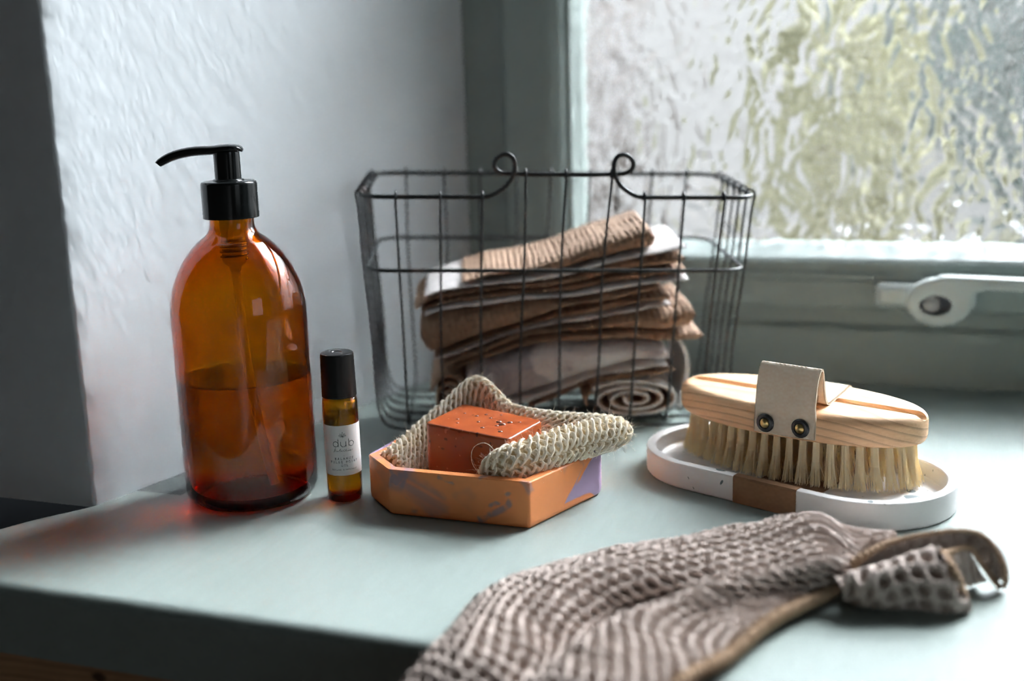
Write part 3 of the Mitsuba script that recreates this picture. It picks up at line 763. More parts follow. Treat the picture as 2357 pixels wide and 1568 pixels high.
def cloth_slab(top, bot, v0, v1, seed, droop=0.0, relief=0.0):
    """a folded cloth: top and bottom edge lines (u, z), from v0 (towards the room) to v1, with a rounded fold all round"""
    top, bot = np.asarray(top, float), np.asarray(bot, float)
    ns = 300
    s = np.linspace(0, 1, ns)
    def res(l):
        d = np.r_[0, np.cumsum(np.linalg.norm(np.diff(l, axis=0), axis=1))]; d /= d[-1]
        return PchipInterpolator(d, l)(s)
    a, b = res(top), res(bot)
    mid, half = (a + b) / 2, (a - b) / 2
    endr = np.sqrt(np.clip(1 - (1 - np.minimum(np.minimum(s, 1 - s) / 0.035, 1)) ** 2, 0.04, 1))
    half = half * endr[:, None]
    th = np.arange(72) / 72 * 2 * np.pi
    rows = []
    for t in th:
        cv, sv = math.cos(t), math.sin(t)
        pv_ = np.sign(cv) * abs(cv) ** 0.35 * -1; pz = np.sign(sv) * abs(sv) ** 0.8
        vc = (v0 + v1) / 2 + (v1 - v0) / 2 * -pv_ * -1
        wob = 0.0022 * (meshkit.noise(np.stack([mid[:, 0] * 60, mid[:, 1] * 60, np.full(ns, t * 0.5)], 1), seed) - 0.5)
        q_ = mid + half * pz
        z_ = q_[:, 1] + wob - droop * (vc - v0)
        vv = (v0 + v1) / 2 + pv_ * (v1 - v0) / 2 + 0.004 * (meshkit.noise(np.stack([mid[:, 0] * 40, np.full(ns, 3.0), np.full(ns, cv)], 1), seed + 3) - 0.5)
        rows.append(np.stack([q_[:, 0] + wob, vv, z_], 1))
    V = np.stack(rows, 1)
    m = loft([bl(r) for r in V])
    if m.volume < 0: m.invert()
    if relief:
        arc_ = np.cumsum(np.r_[0, np.linalg.norm(np.diff(mid, axis=0), axis=1)])
        A_ = np.repeat(arc_, 72)
        ring_ = np.concatenate([np.zeros((ns, 1)), np.cumsum(np.linalg.norm(np.diff(V, axis=1), axis=2), 1)], 1)
        k0 = np.argmin(np.abs(th - np.pi))          # counted from the middle of the front
        dist = (ring_ - ring_[:, k0:k0 + 1]).reshape(-1)
        jig = (meshkit.noise(np.stack([A_ * 120, dist * 120, 0 * A_], 1), seed + 9) - 0.5) * 1.3
        pit = np.clip(np.sin(2 * np.pi * A_ / 0.0040 + jig) + 0.35, 0, 1) * np.clip(np.sin(2 * np.pi * dist / 0.0040 + jig) + 0.35, 0, 1)
        nrm_ = np.array(m.vertex_normals)[:len(A_)]
        vv_ = np.array(m.vertices); vv_[:len(A_)] -= nrm_ * (0.0011 * pit * relief + 0.0005 * (meshkit.noise(vv_[:len(A_)] * 420, seed) - 0.5))[:, None]
        m = trimesh.Trimesh(vv_, m.faces, process=False)
    return m


E1b = [(-0.0600, 0.0989), (-0.0510, 0.1006), (-0.0418, 0.1027), (-0.0235, 0.1045), (0.0030, 0.1075), (0.0285, 0.1145), (0.0521, 0.1201), (0.0682, 0.1223)]
E1t = [(-0.0621, 0.1004), (-0.0528, 0.1028), (-0.0454, 0.1061), (-0.0236, 0.1089), (0.0033, 0.1170), (0.0273, 0.1262), (0.0543, 0.1351), (0.0629, 0.1384)]
E2b = [(-0.0867, 0.0879), (-0.0739, 0.0923), (-0.0527, 0.0960), (-0.0234, 0.0980), (0.0058, 0.1023), (0.0287, 0.1095), (0.0524, 0.1147), (0.0679, 0.1174), (0.0862, 0.1204)]
E2t = [(-0.0861, 0.0917), (-0.0740, 0.0957), (-0.0582, 0.0986), (-0.0234, 0.1033), (0.0030, 0.1069), (0.0285, 0.1139), (0.0522, 0.1195), (0.0686, 0.1217), (0.0870, 0.1257)]
E3b = [(-0.0969, 0.0762), (-0.0904, 0.0833), (-0.0729, 0.0880), (-0.0527, 0.0919), (-0.0233, 0.0944), (0.0059, 0.0972), (0.0289, 0.1021), (0.0527, 0.1074), (0.0857, 0.1105)]
E4t = [(-0.0888, 0.0809), (-0.0742, 0.0864), (-0.0527, 0.0910), (-0.0233, 0.0936), (0.0060, 0.0964), (0.0289, 0.1013), (0.0527, 0.1066), (0.0878, 0.1090)]
E4m = [(-0.0888, 0.0784), (-0.0741, 0.0829), (-0.0510, 0.0864), (-0.0234, 0.0902), (0.0032, 0.0916), (0.0271, 0.0955), (0.0510, 0.1003), (0.0889, 0.1038)]
E4b = [(-0.0827, 0.0770), (-0.0740, 0.0805), (-0.0509, 0.0824), (-0.0233, 0.0869), (0.0034, 0.0881), (0.0273, 0.0912), (0.0512, 0.0957), (0.0752, 0.0992), (0.0911, 0.1000)]
E5t = [(-0.0928, 0.0744), (-0.0739, 0.0797), (-0.0509, 0.0817), (-0.0233, 0.0862), (0.0034, 0.0874), (0.0273, 0.0906), (0.0513, 0.0948), (0.0706, 0.0975)]
E5b = [(-0.0853, 0.0481), (-0.0732, 0.0517), (-0.0509, 0.0610), (-0.0231, 0.0699), (0.0035, 0.0806), (0.0265, 0.0848), (0.0505, 0.0898), (0.0689, 0.0939)]
E6t = [(-0.0798, 0.0478), (-0.0511, 0.0597), (-0.0230, 0.0688), (0.0036, 0.0773), (0.0266, 0.0832), (0.0506, 0.0883), (0.0690, 0.0899), (0.0777, 0.0924)]
E6m = [(-0.0807, 0.0466), (-0.0510, 0.0569), (-0.0230, 0.0665), (0.0037, 0.0733), (0.0269, 0.0771), (0.0508, 0.0818), (0.0692, 0.0847), (0.0790, 0.0848)]
E6b = [(-0.0816, 0.0451), (-0.0509, 0.0543), (-0.0231, 0.0643), (0.0037, 0.0691), (0.0278, 0.0727), (0.0519, 0.0782), (0.0694, 0.0801), (0.0787, 0.0818)]
E7t = [(-0.0758, 0.0444), (-0.0509, 0.0537), (-0.0230, 0.0636), (0.0037, 0.0685), (0.0278, 0.0720), (0.0519, 0.0774), (0.0761, 0.0792), (0.0938, 0.0849)]
E7b = [(-0.0733, 0.0410), (-0.0509, 0.0504), (-0.0231, 0.0600), (0.0038, 0.0652), (0.0280, 0.0661), (0.0523, 0.0666), (0.0766, 0.0657), (0.0962, 0.0688)]
E8t = [(-0.0717, 0.0402), (-0.0509, 0.0492), (-0.0230, 0.0585), (0.0038, 0.0643), (0.0280, 0.0653), (0.0523, 0.0659), (0.0767, 0.0649), (0.1016, 0.0651)]
E8b = [(-0.0677, 0.0370), (-0.0509, 0.0446), (-0.0323, 0.0492), (-0.0229, 0.0528), (0.0038, 0.0580), (0.0282, 0.0576), (0.0525, 0.0582), (0.0770, 0.0571), (0.1023, 0.0592)]
E9t = [(-0.0600, 0.0392), (-0.0509, 0.0439), (-0.0322, 0.0485), (-0.0229, 0.0522), (0.0039, 0.0573), (0.0283, 0.0568), (0.0526, 0.0574), (0.0771, 0.0563)]
E9b = [(-0.0564, 0.0116), (-0.0226, 0.0203), (0.0045, 0.0293), (0.0288, 0.0377), (0.0531, 0.0431), (0.0643, 0.0454), (0.0776, 0.0437)]
EAb = [(-0.0508, 0.0077), (-0.0226, 0.0144), (0.0045, 0.0234), (0.0289, 0.0328), (0.0533, 0.0367), (0.0800, 0.0409)]
EBt = [(-0.0161, 0.0146), (0.0045, 0.0224), (0.0289, 0.0318), (0.0534, 0.0358), (0.0810, 0.0400)]
EBb = [(-0.0160, 0.0116), (0.0047, 0.0180), (0.0290, 0.0285), (0.0536, 0.0313), (0.0842, 0.0353)]
ECt = [(0.0180, 0.0203), (0.0314, 0.0276), (0.0536, 0.0304), (0.0852, 0.0345)]
ECb = [(0.0185, 0.0076), (0.0342, 0.0072), (0.0546, 0.0076), (0.0843, 0.0103)]
off = lambda l, d: [(u, z + d) for u, z in l]
cloths = [
    (E1t, E1b, -0.044, 0.040, 'm_brown_cloth', 'brown waffle cloth on the very top of the pile in the basket'),
    (E2t, E2b, -0.046, 0.040, 'm_white_cloth', 'white cloth directly under the top brown cloth in the basket'),
    (off(E2b, -0.0006), E3b, -0.044, 0.040, 'm_brown_cloth', 'brown cloth, third from the top of the pile in the basket'),
    (E4t, E4m, -0.043, 0.040, 'm_brown_cloth', 'thin brown cloth, fourth from the top, lying on a white one'),
    (E4m, E4b, -0.046, 0.040, 'm_white_cloth', 'greyish white cloth lying on the thickest brown fold at the left'),
    (E5t, E5b, -0.047, 0.040, 'm_brown_cloth', 'thick folded brown cloth at the left middle of the basket'),
    (E6t, E6m, -0.041, 0.040, 'm_brown_cloth', 'dark shaded brown cloth under the thick brown fold'),
    (E6m, E6b, -0.043, 0.040, 'm_white_cloth', 'white cloth with a rounded fold at the right middle of the pile'),
    (E7t, E7b, -0.046, 0.040, 'm_brown_cloth', 'light brown waffle cloth with a square end at the right of the pile'),
    (E8t, E8b, -0.044, 0.040, 'm_brown_cloth', 'brown cloth with a pointed right end, on the patterned cloth'),
    (E9t, E9b, -0.049, 0.040, 'm_print_cloth', 'patterned grey and white cloth with a broad front at the bottom of the pile'),
    (off(E9b, -0.0006), EAb, -0.046, 0.040, 'm_white_cloth', 'grey white cloth just under the patterned cloth'),
    (EBt, EBb, -0.044, 0.040, 'm_brown_cloth', 'narrow brown cloth just above the rolled cloth at the bottom right'),
]
for tp, bt, v0, v1, mat_, lb in cloths:
    key = add('folded_cloth', cloth_slab(tp, bt, v0, v1, len(COUNT) + len(labels), relief=1.0 if mat_ == 'm_brown_cloth' else 0.15), mat_, smooth=45)
    lab(key, lb, 'cloth', 'folded cloths in the wire basket')


def rolled(cu, cz, turns, r0, pitch, squash, thick, v0, v1, start=0.0):
    """a cloth rolled up: a spiral sheet in the (u, z) plane"""
    t = np.linspace(0, turns * 2 * np.pi, 150) + start
    rr_ = r0 + pitch * (t - start) / (2 * np.pi)
    ctr_ = np.stack([cu + rr_ * np.cos(t), cz + squash * rr_ * np.sin(t)], 1)
    tg_ = np.gradient(ctr_, axis=0); tg_ /= np.linalg.norm(tg_, axis=1, keepdims=True)
    nn = np.stack([-tg_[:, 1], tg_[:, 0]], 1)
    rings = []
    for p_, n_ in zip(ctr_, nn):
        a_, b_ = p_ + n_ * thick / 2, p_ - n_ * thick / 2
        rings.append(bl([(a_[0], v0, a_[1]), (a_[0], v1, a_[1]), (b_[0], v1, b_[1]), (b_[0], v0, b_[1])]))
    m = loft(rings)
    if m.volume < 0: m.invert()
    return m


key = add('rolled_cloth', rolled(0.0550, 0.0178, 3.2, 0.0030, 0.0094, 0.40, 0.0021, -0.046, 0.036, 2.2), 'm_brown_cloth', smooth=40)
add(key + '__lining', rolled(0.0550, 0.0178, 3.0, 0.0049, 0.0094, 0.40, 0.0019, -0.0464, 0.036, 2.6), 'm_white_cloth', smooth=40)
lab(key, 'brown and white cloth rolled up at the bottom right of the basket', 'cloth')
key = add('rolled_cloth', rolled(-0.0697, 0.0215, 2.3, 0.0030, 0.0045, 1.15, 0.0021, -0.046, 0.036, 1.0), 'm_brown_cloth', smooth=40)
lab(key, 'crumpled brown cloth at the bottom left of the basket', 'cloth')
bp = smoothline([(0.0860, -0.040, 0.0560), (0.0905, -0.035, 0.0480), (0.0925, -0.03, 0.035), (0.0900, -0.03, 0.020), (0.0882, -0.03, 0.008)], 30)
flap = []
for p_ in bp: flap.append(bl([(p_[0], -0.034, p_[2]), (p_[0], 0.035, p_[2]), (p_[0] + .003, 0.035, p_[2]), (p_[0] + .003, -0.034, p_[2])]))
fm = loft(flap)
if fm.volume < 0: fm.invert()
key = add('hanging_cloth', fm, 'm_white_cloth', smooth=40)
lab(key, 'pale cloth hanging upright at the right end of the pile', 'cloth')

# ------------------------------------------------------------------ soap dish
dpoly = np.array([(-0.2653, 0.5374), (-0.1837, 0.5364), (-0.1612, 0.5980), (-0.1640, 0.6100), (-0.1830, 0.6340), (-0.2600, 0.6350), (-0.2850, 0.5900), (-0.2880, 0.5590)])
dring = resample(rounded(dpoly, [0.0012, 0.0007, 0.003, 0.003, 0.004, 0.004, 0.004, 0.002], 5), 360)
dr_ = dring
rim_h = 0.0265
prof_o = [(0.0030, 0.0), (0.0012, 0.0006), (0.0003, 0.0018), (0.0, 0.0035), (0.0, rim_h - 0.0006), (0.0005, rim_h), (0.0052, rim_h), (0.0057, rim_h - 0.0006)]
in_poly = Polygon(dring).buffer(-0.0060, join_style=2)


def inner_ring(d):
    g = Polygon(dring).buffer(-d, join_style=2); r = resample(np.array(g.exterior.coords)[:-1], 360)
    if not Polygon(r).exterior.is_ccw: r = r[::-1]
    kk = np.argmin(np.linalg.norm(r - dring[0], axis=1)); return np.roll(r, -kk, 0)


rings = [ring3(inner_ring(d) if d > 0.001 else offset_ring(dring, d), z) for d, z in prof_o] + [ring3(inner_ring(d), z) for d, z in ((0.0062, 0.012), (0.0072, 0.008), (0.0095, 0.0062), (0.012, 0.006), (0.0125, 0.006))]


def marble(p, n, uv):
    w1 = fbm(p.x * 38, p.y * 38, p.z * 38) - 0.5
    w2 = fbm(p.x * 42 + 9, p.y * 42, p.z * 42 + 3) - 0.5
    c = mix((0.74, 0.235, 0.070), (0.79, 0.29, 0.10), noise(p.x * 60, p.y * 60, p.z * 60))
    f = fbm((p.x + p.z * 0.55 + w1 * 0.035) * 52, (p.y + w2 * 0.03) * 52, p.z * 22)
    vein = smoothstep(0.055, 0.0, dr.abs(f - 0.60)) * smoothstep(0.42, 0.62, noise(p.x * 30 + 7, p.y * 30, p.z * 30))
    wash = smoothstep(0.58, 0.70, fbm(p.x * 34 + 3 + w1 * 3, p.y * 30, p.z * 40 + p.x * 30)) * 0.55
    # the lilac pour at the right end and at the left tip
    a_ = (p.y - 0.5364) / 0.0616 + w1 * 0.20
    face = smoothstep(0.006, 0.003, -0.1837 + 0.365 * (p.y - 0.5364) - p.x)
    pour = smoothstep(-0.015, 0.015, a_ - 0.50 - (p.z - 0.007) * 19.0) * smoothstep(0.0038, 0.0052, p.z + w2 * 0.008 + smoothstep(0.8, 0.95, a_) * 0.004)
    gap = smoothstep(0.035, 0.015, dr.abs(a_ - 0.74 - (p.z - 0.018) * 17.0)) * smoothstep(0.012, 0.016, p.z)
    pour = pour * face * (1 - gap)
    tip = smoothstep(-0.2830, -0.2850, p.x + w1 * 0.012) * smoothstep(0.0225, 0.024, p.z + w2 * 0.01)

    w3 = fbm(p.x * 190, p.y * 190, p.z * 190) - 0.5
    st_ = fbm(p.x * 150 + p.z * 190, 4.0, p.z * 60 - p.x * 40)

    def stroke(x0, z0_, x1, z1_, w_, k_):
        dx, dz = x1 - x0, z1_ - z0_
        t = dr.clip(((p.x - x0) * dx + (p.z - z0_) * dz) / (dx * dx + dz * dz), 0, 1)
        d_ = dr.sqrt(dr.square(p.x - x0 - t * dx + w1 * 0.012 + w3 * 0.005) + dr.square(p.z - z0_ - t * dz + w2 * 0.012))
        return smoothstep(w_ * 1.25, w_ * 0.35, d_ * (0.7 + 0.7 * st_)) * k_

    front_ = smoothstep(0.545, 0.541, p.y)
    pull = 0.45 + 0.9 * (noise(p.x * 200 + p.z * 420, p.z * 60, 3.0) - 0.2)
    hand = dr.maximum(dr.maximum(stroke(-0.2625, 0.022, -0.2510, 0.0035, 0.0026, 0.95), stroke(-0.2560, 0.019, -0.2380, 0.0075, 0.0085, 0.62) * pull), dr.maximum(stroke(-0.1975, 0.0165, -0.2040, 0.0120, 0.0016, 0.8), stroke(-0.1965, 0.0120, -0.2110, 0.0030, 0.0022, 0.85)))
    hand = dr.maximum(hand, stroke(-0.2340, 0.0252, -0.2270, 0.0225, 0.0014, 0.6)) * front_
    k = dr.clip(vein * 0.6 + wash * 0.45 + hand, 0, 0.95)
    c = mix(c, (0.31, 0.20, 0.225), k)
    return mix(c, (0.36, 0.27, 0.43), dr.clip(pour + tip, 0, 1) * 0.95)


P('m_marble', proc(marble), 0.55, 0.35)
add('soap_dish', loft(rings), 'm_marble', smooth=35)
lab('soap_dish', 'orange marbled soap dish with purple swirls in front of the wire basket', 'soap dish')

# ------------------------------------------------------------------ soap bar
sa = np.array([(-0.2575, 0.5718), (-0.2003, 0.5534), (-0.1935, 0.5932), (-0.2517, 0.6168)])


def soap_mesh():
    z0_, z1_ = 0.0085, 0.0437
    r = resample(rounded(sa, 0.0036, 8), 280)
    ins = [(0.0016, z0_), (0.0004, z0_ + 0.0005), (0.0, z0_ + 0.0015)] + [(0.0, z) for z in np.linspace(z0_ + 0.004, z1_ - 0.0016, 14)] + [(0.0002, z1_ - 0.0006), (0.0006, z1_ - 0.0002), (0.0012, z1_)]
    rings = [ring3(offset_ring(r, d), z) for d, z in ins]
    c_ = sa.mean(0)
    top = rings[-1]
    for k_ in np.linspace(0.93, 0.06, 15):
        q_ = top.copy(); q_[:, :2] = c_ + (top[:, :2] - c_) * k_; rings.append(q_)
    m = loft(rings)
    v = np.array(m.vertices)
    nn = np.array(trimesh.Trimesh(m.vertices, m.faces, process=False).vertex_normals)
    d = 0.0007 * (meshkit.fbm(v * 45, 3, 5) - 0.5) + 0.00025 * (meshkit.noise(v * 260, 6) - 0.5)
    v += nn * d[:, None]
    # the top leans a little, lower towards the viewer's right
    return trimesh.Trimesh(v, m.faces, process=False)


def soapc(p, n, uv):
    f = fbm(p.x * 70, p.y * 70, p.z * 70)
    c = mix((0.26, 0.048, 0.013), (0.34, 0.075, 0.019), f)
    sp_ = smoothstep(0.80, 0.86, noise(p.x * 330, p.y * 330, p.z * 330)) * smoothstep(0.5, 0.65, noise(p.x * 60 + 2, p.y * 60, p.z * 60))
    lt = smoothstep(0.86, 0.90, noise(p.x * 420 + 5, p.y * 420, p.z * 420))
    return mix(mix(c, (0.07, 0.014, 0.008), sp_ * 0.8), (0.55, 0.25, 0.14), lt * 0.5)


P('m_soap', proc(soapc), 0.30, 0.5, bump=(lambda p, n, uv: noise(p.x * 420, p.y * 420, p.z * 420), 0.00012))
P('m_soap_dark', (0.20, 0.06, 0.03), 0.18, 0.6)
add('soap_bar', soap_mesh(), 'm_soap', smooth=40)
lab('soap_bar', 'terracotta brown bar of soap with air bubbles, on the sisal bag', 'soap')
eu, ev = (sa[1] - sa[0]), (sa[3] - sa[0])
for a_, b_, r_ in ((0.42, 0.72, .0010), (0.36, 0.60, .0011), (0.66, 0.53, .0017), (0.73, 0.46, .0021), (0.77, 0.58, .0016), (0.70, 0.38, .0012), (0.60, 0.22, .0012), (0.82, 0.20, .0014), (0.47, 0.40, .0010), (0.52, 0.62, .0010), (0.24, 0.35, .0010), (0.30, 0.22, .0009), (0.57, 0.80, .0009), (0.85, 0.66, .0010), (0.20, 0.62, .0008)):
    p_ = sa[0] + eu * a_ + ev * b_
    s_ = trimesh.creation.icosphere(2, r_); s_.vertices[:, 2] *= 0.55
    s_.apply_translation((p_[0], p_[1], 0.0437 - 0.0001))
    add('soap_bar__bubble', s_, 'm_soap_dark', smooth=True)

# ------------------------------------------------------------------ sisal soap bag
scene['m_sisal'] = {'type': 'principledthin', 'base_color': proc(lambda p, n, uv: mix((0.92, 0.82, 0.64), (0.98, 0.94, 0.85), noise(p.x * 500, p.y * 500, p.z * 500) * 0.5 + 0.5 * noise(p.x * 70, p.y * 70, p.z * 70))), 'roughness': 0.7, 'diff_trans': 0.35, 'spec_trans': 0.0, 'eta': 1.3}
P('m_sisal_in', (0.74, 0.62, 0.42), 0.9, 0.1)


def spl2(G, nu, nv, closed_v=False):
    G = np.asarray(G, float)
    if closed_v: G = np.concatenate([G, G[:, :1]], 1)
    u = np.arange(G.shape[0]); v = np.arange(G.shape[1])
    A_ = CubicSpline(u, G, axis=0)(np.linspace(0, u[-1], nu)) if G.shape[0] > 2 else None
    return CubicSpline(v, A_, axis=1, bc_type='periodic' if closed_v else 'natural')(np.linspace(0, v[-1], nv + closed_v)[:nv])


def grid_normals(S, flip=1):
    du = np.gradient(S, axis=0); dv_ = np.gradient(S, axis=1)
    n_ = np.cross(du, dv_); return flip * n_ / np.maximum(np.linalg.norm(n_, axis=2, keepdims=True), 1e-12)


def crochet(S, N, rows, step, rng, rad=0.00060, bulge=0.0013):
    """yarn in rows along the first axis of the grid S, each a chain of loops"""
    from scipy.ndimage import map_coordinates
    nu, nv, _ = S.shape; out = []
    lu = np.linalg.norm(np.diff(S, axis=0), axis=2).mean(1); L = np.r_[0, np.cumsum(lu)]
    gap = np.linalg.norm(np.diff(S, axis=1), axis=2).sum(1).mean() / rows
    us = np.arange(nu)
    t = np.arange(0, L[-1], 0.00050); m_ = int(L[-1] / step) + 2
    for r in range(rows):
        amp0 = rng.uniform(0.75, 1.35, m_); sh0 = rng.normal(size=m_) * 0.5; off0 = rng.normal(size=m_) * 0.18
        for k_ in range(3):
            x = t / step
            amp = np.interp(x, np.arange(m_), amp0 + rng.normal(size=m_) * 0.12); sh = np.interp(x, np.arange(m_), sh0); of = np.interp(x, np.arange(m_), off0)
            ph = 2 * np.pi * x + (r % 2) * np.pi + sh + k_ * 0.42
            cv = (r + 0.5 + np.sin(ph) * 0.85 * amp + of) / rows * (nv - 1)
            cu = np.interp(t + 0.24 * step * np.sin(2 * ph + 0.6) * amp, L, us)
            cv = np.clip(cv, 0, nv - 1)
            p_ = np.stack([map_coordinates(S[..., k], [cu, cv], order=1) for k in range(3)], 1)
            n_ = np.stack([map_coordinates(N[..., k], [cu, cv], order=1) for k in range(3)], 1)
            p_ = p_ + n_ * (0.0003 + bulge * amp * (0.5 + 0.5 * np.cos(ph)) + rng.normal() * 0.00015)[:, None]
            out.append(tube(p_, rad * rng.uniform(0.8, 1.1) * (1 + 0.15 * np.sin(t * 3000 + k_)), 5))
    return out


def fuzz(S, N, n, rng, ln=0.006, rad=0.00007):
    out = []; nu, nv, _ = S.shape
    for _ in range(n):
        i, j = rng.integers(nu), rng.integers(nv)
        d = N[i, j] * rng.uniform(0.5, 1.0) + rng.normal(size=3) * 0.6; d /= np.linalg.norm(d)
        b = rng.normal(size=3) * 0.7
        s_ = np.linspace(0, 1, 6)[:, None]; l_ = ln * rng.uniform(0.4, 1.3)
        out.append(tube(S[i, j] + l_ * (d * s_ + b * s_ ** 2 * 0.6), rad * np.linspace(1, 0.5, 6), 3))
    return out


rg = np.random.default_rng(11)
top = np.array([(-0.2790, 0.5620, 0.0262), (-0.2762, 0.5700, 0.0290), (-0.2722, 0.5879, 0.0335), (-0.2660, 0.6020, 0.0400), (-0.2590, 0.6130, 0.0465), (-0.2522, 0.6225, 0.0540), (-0.2440, 0.6262, 0.0565), (-0.2355, 0.6250, 0.0515), (-0.2280, 0.6230, 0.0455), (-0.2200, 0.6205, 0.0420), (-0.2020, 0.6155, 0.0415), (-0.1820, 0.6190, 0.0400), (-0.1660, 0.6260, 0.0380), (-0.1560, 0.6310, 0.0350)])
cen = np.array([-0.222, 0.578])
def wall_grid():
    rows_ = []
    for i, p_ in enumerate(top):
        inn = cen - p_[:2]; inn /= np.linalg.norm(inn)
        if i >= 10: inn = np.array([-0.25, -0.97])
        base = 0.0125 if i < 10 else 0.0265
        h_ = p_[2] - base
        I3 = np.r_[inn, 0]
        q_ = [p_ + I3 * 0.0095 + [0, 0, -h_], p_ + I3 * 0.0070 + [0, 0, -h_ * 0.55], p_ + I3 * 0.0042 + [0, 0, -0.0035], p_ + [0, 0, 0.0], p_ - I3 * 0.0026 + [0, 0, -0.0045], p_ - I3 * 0.0015 + [0, 0, -h_ * 0.6], p_ + I3 * 0.0010 + [0, 0, -h_ * 0.95]]
        rows_.append(q_)
    return np.array(rows_)


def roll_grid(c_, ry_, rz_):
    c_ = np.asarray(c_, float); tg_ = np.gradient(c_, axis=0); tg_ /= np.linalg.norm(tg_, axis=1, keepdims=True)
    sd_ = np.cross(tg_, [0, 0, 1.0]); sd_ /= np.linalg.norm(sd_, axis=1, keepdims=True)
    up_ = np.cross(sd_, tg_)
    th_ = np.arange(12) / 12 * 2 * np.pi
    return np.stack([c_[i] + ry_[i] * np.cos(th_)[:, None] * sd_[i] + rz_[i] * np.sin(th_)[:, None] * up_[i] for i in range(len(c_))])


W1 = spl2(wall_grid(), 220, 60)
N1 = grid_normals(W1)
if (N1[110, 30] @ np.array([0, 0, 1.0])) < 0: N1 = -N1
rc_ = np.array([(-0.2115, 0.5472, 0.0225), (-0.2070, 0.5478, 0.0265), (-0.1990, 0.5482, 0.0305), (-0.1915, 0.5540, 0.0330), (-0.1838, 0.5640, 0.0345), (-0.1765, 0.5760, 0.0350), (-0.1688, 0.5880, 0.0352), (-0.1600, 0.6000, 0.0352), (-0.1530, 0.6085, 0.0350), (-0.1495, 0.6125, 0.0345)])
W2 = spl2(roll_grid(rc_, np.array([.0012, .0038, .0050, .0062, .0068, .0066, .0070, .0074, .0062, .0020]), np.array([.0030, .0068, .0088, .0090, .0090, .0088, .0084, .0078, .0062, .0020])), 160, 60, True)
N2 = grid_normals(W2)
if ((W2 - W2.mean(1, keepdims=True)) * N2).sum() < 0: N2 = -N2
# flat base of the bag under the soap
th_ = np.linspace(0, 2 * np.pi, 40)
bs = trimesh.creation.extrude_polygon(Polygon(dring).buffer(-0.0132), 0.0020, engine='earcut'); bs.apply_translation((0, 0, 0.0063))
lin = [tri((W1 - N1 * 0.0006).reshape(-1, 3), grid_faces(220, 60)), tri((W2 - N2 * 0.0006).reshape(-1, 3), grid_faces(160, 60, False, True)), bs]
add('sisal_soap_bag__lining', cat(lin), 'm_sisal_in', smooth=40)
add('sisal_soap_bag__netting', cat(crochet(W1, N1, 17, 0.0046, rg) + crochet(W2, N2, 14, 0.0048, rg, bulge=0.0016)), 'm_sisal', smooth=True)
hairs = fuzz(W1, N1, 900, rg, 0.005, 0.00008) + fuzz(W2, N2, 1200, rg, 0.005, 0.00008)
hairs.append(tube(smoothline([(-0.2055, 0.5462, 0.0385), (-0.2095, 0.5430, 0.0440), (-0.2150, 0.5415, 0.0425), (-0.2175, 0.5415, 0.0365), (-0.2160, 0.5420, 0.0300), (-0.2130, 0.5425, 0.0275)], 30), 0.00011, 4))
add('sisal_soap_bag__fibre', cat(hairs), 'm_sisal')
labels['sisal_soap_bag__netting'] = {'label': 'looped cream sisal yarn', 'kind': 'stuff'}
labels['sisal_soap_bag__fibre'] = {'label': 'loose sisal hairs', 'kind': 'stuff'}
lab('sisal_soap_bag', 'cream crocheted sisal soap bag lying in the orange dish around the bar of soap', 'soap bag')

# ------------------------------------------------------------------ tray with its paper sleeve
TC, TA = np.array([-0.0589, 0.6453]), -0.405
TL, TR, TH = 0.0437, 0.0487, 0.0155
th = np.linspace(0, 2 * np.pi, 240, endpoint=False)
tr2 = np.stack([TR * np.cos(th) + np.where(np.cos(th) > 0, TL, -TL), TR * np.sin(th)], 1)
tr2 = resample(tr2, 260)
def tl(p):
    p = np.asarray(p, float); c_, s_ = math.cos(TA), math.sin(TA)
    return np.concatenate([np.stack([TC[0] + p[..., 0] * c_ - p[..., 1] * s_, TC[1] + p[..., 0] * s_ + p[..., 1] * c_], -1), p[..., 2:]], -1)
prof_t = [(0.0022, 0.0), (0.0008, 0.0004), (0.0, 0.0016), (0.0, TH - 0.0012), (0.0004, TH - 0.0003), (0.0013, TH), (0.0050, TH), (0.0057, TH - 0.0004), (0.0062, TH - 0.0014), (0.0068, 0.0075), (0.0078, 0.0061), (0.0098, 0.0055), (0.0105, 0.0055), (0.0115, 0.0055)]
tm = loft([tl(ring3(offset_ring(tr2, d), z)) for d, z in prof_t])


def terrazzo(p, n, uv):
    x, y = p.x * 92 + p.z * 40, p.y * 92 + p.z * 61
    d1, d2, rn = voronoi(x + 0.5 * noise(p.x * 160, p.y * 160, p.z * 160), y)
    sz = 0.05 + 0.30 * dr.maximum(rn - 0.93, 0) / 0.07
    fl = smoothstep(0.02, -0.02, d1 - sz) * dr.select(rn > 0.93, 1.0, 0.0)
    e1, e2, re = voronoi(p.x * 330 + p.z * 200, p.y * 330 + p.z * 150)
    fl2 = smoothstep(0.03, -0.03, e1 - 0.17) * dr.select(re > 0.965, 1.0, 0.0)
    base = mix((0.70, 0.675, 0.665), (0.77, 0.75, 0.735), fbm(p.x * 20, p.y * 20, p.z * 20))
    return mix(mix(base, (0.12, 0.15, 0.16), fl), (0.20, 0.20, 0.19), fl2 * 0.7)


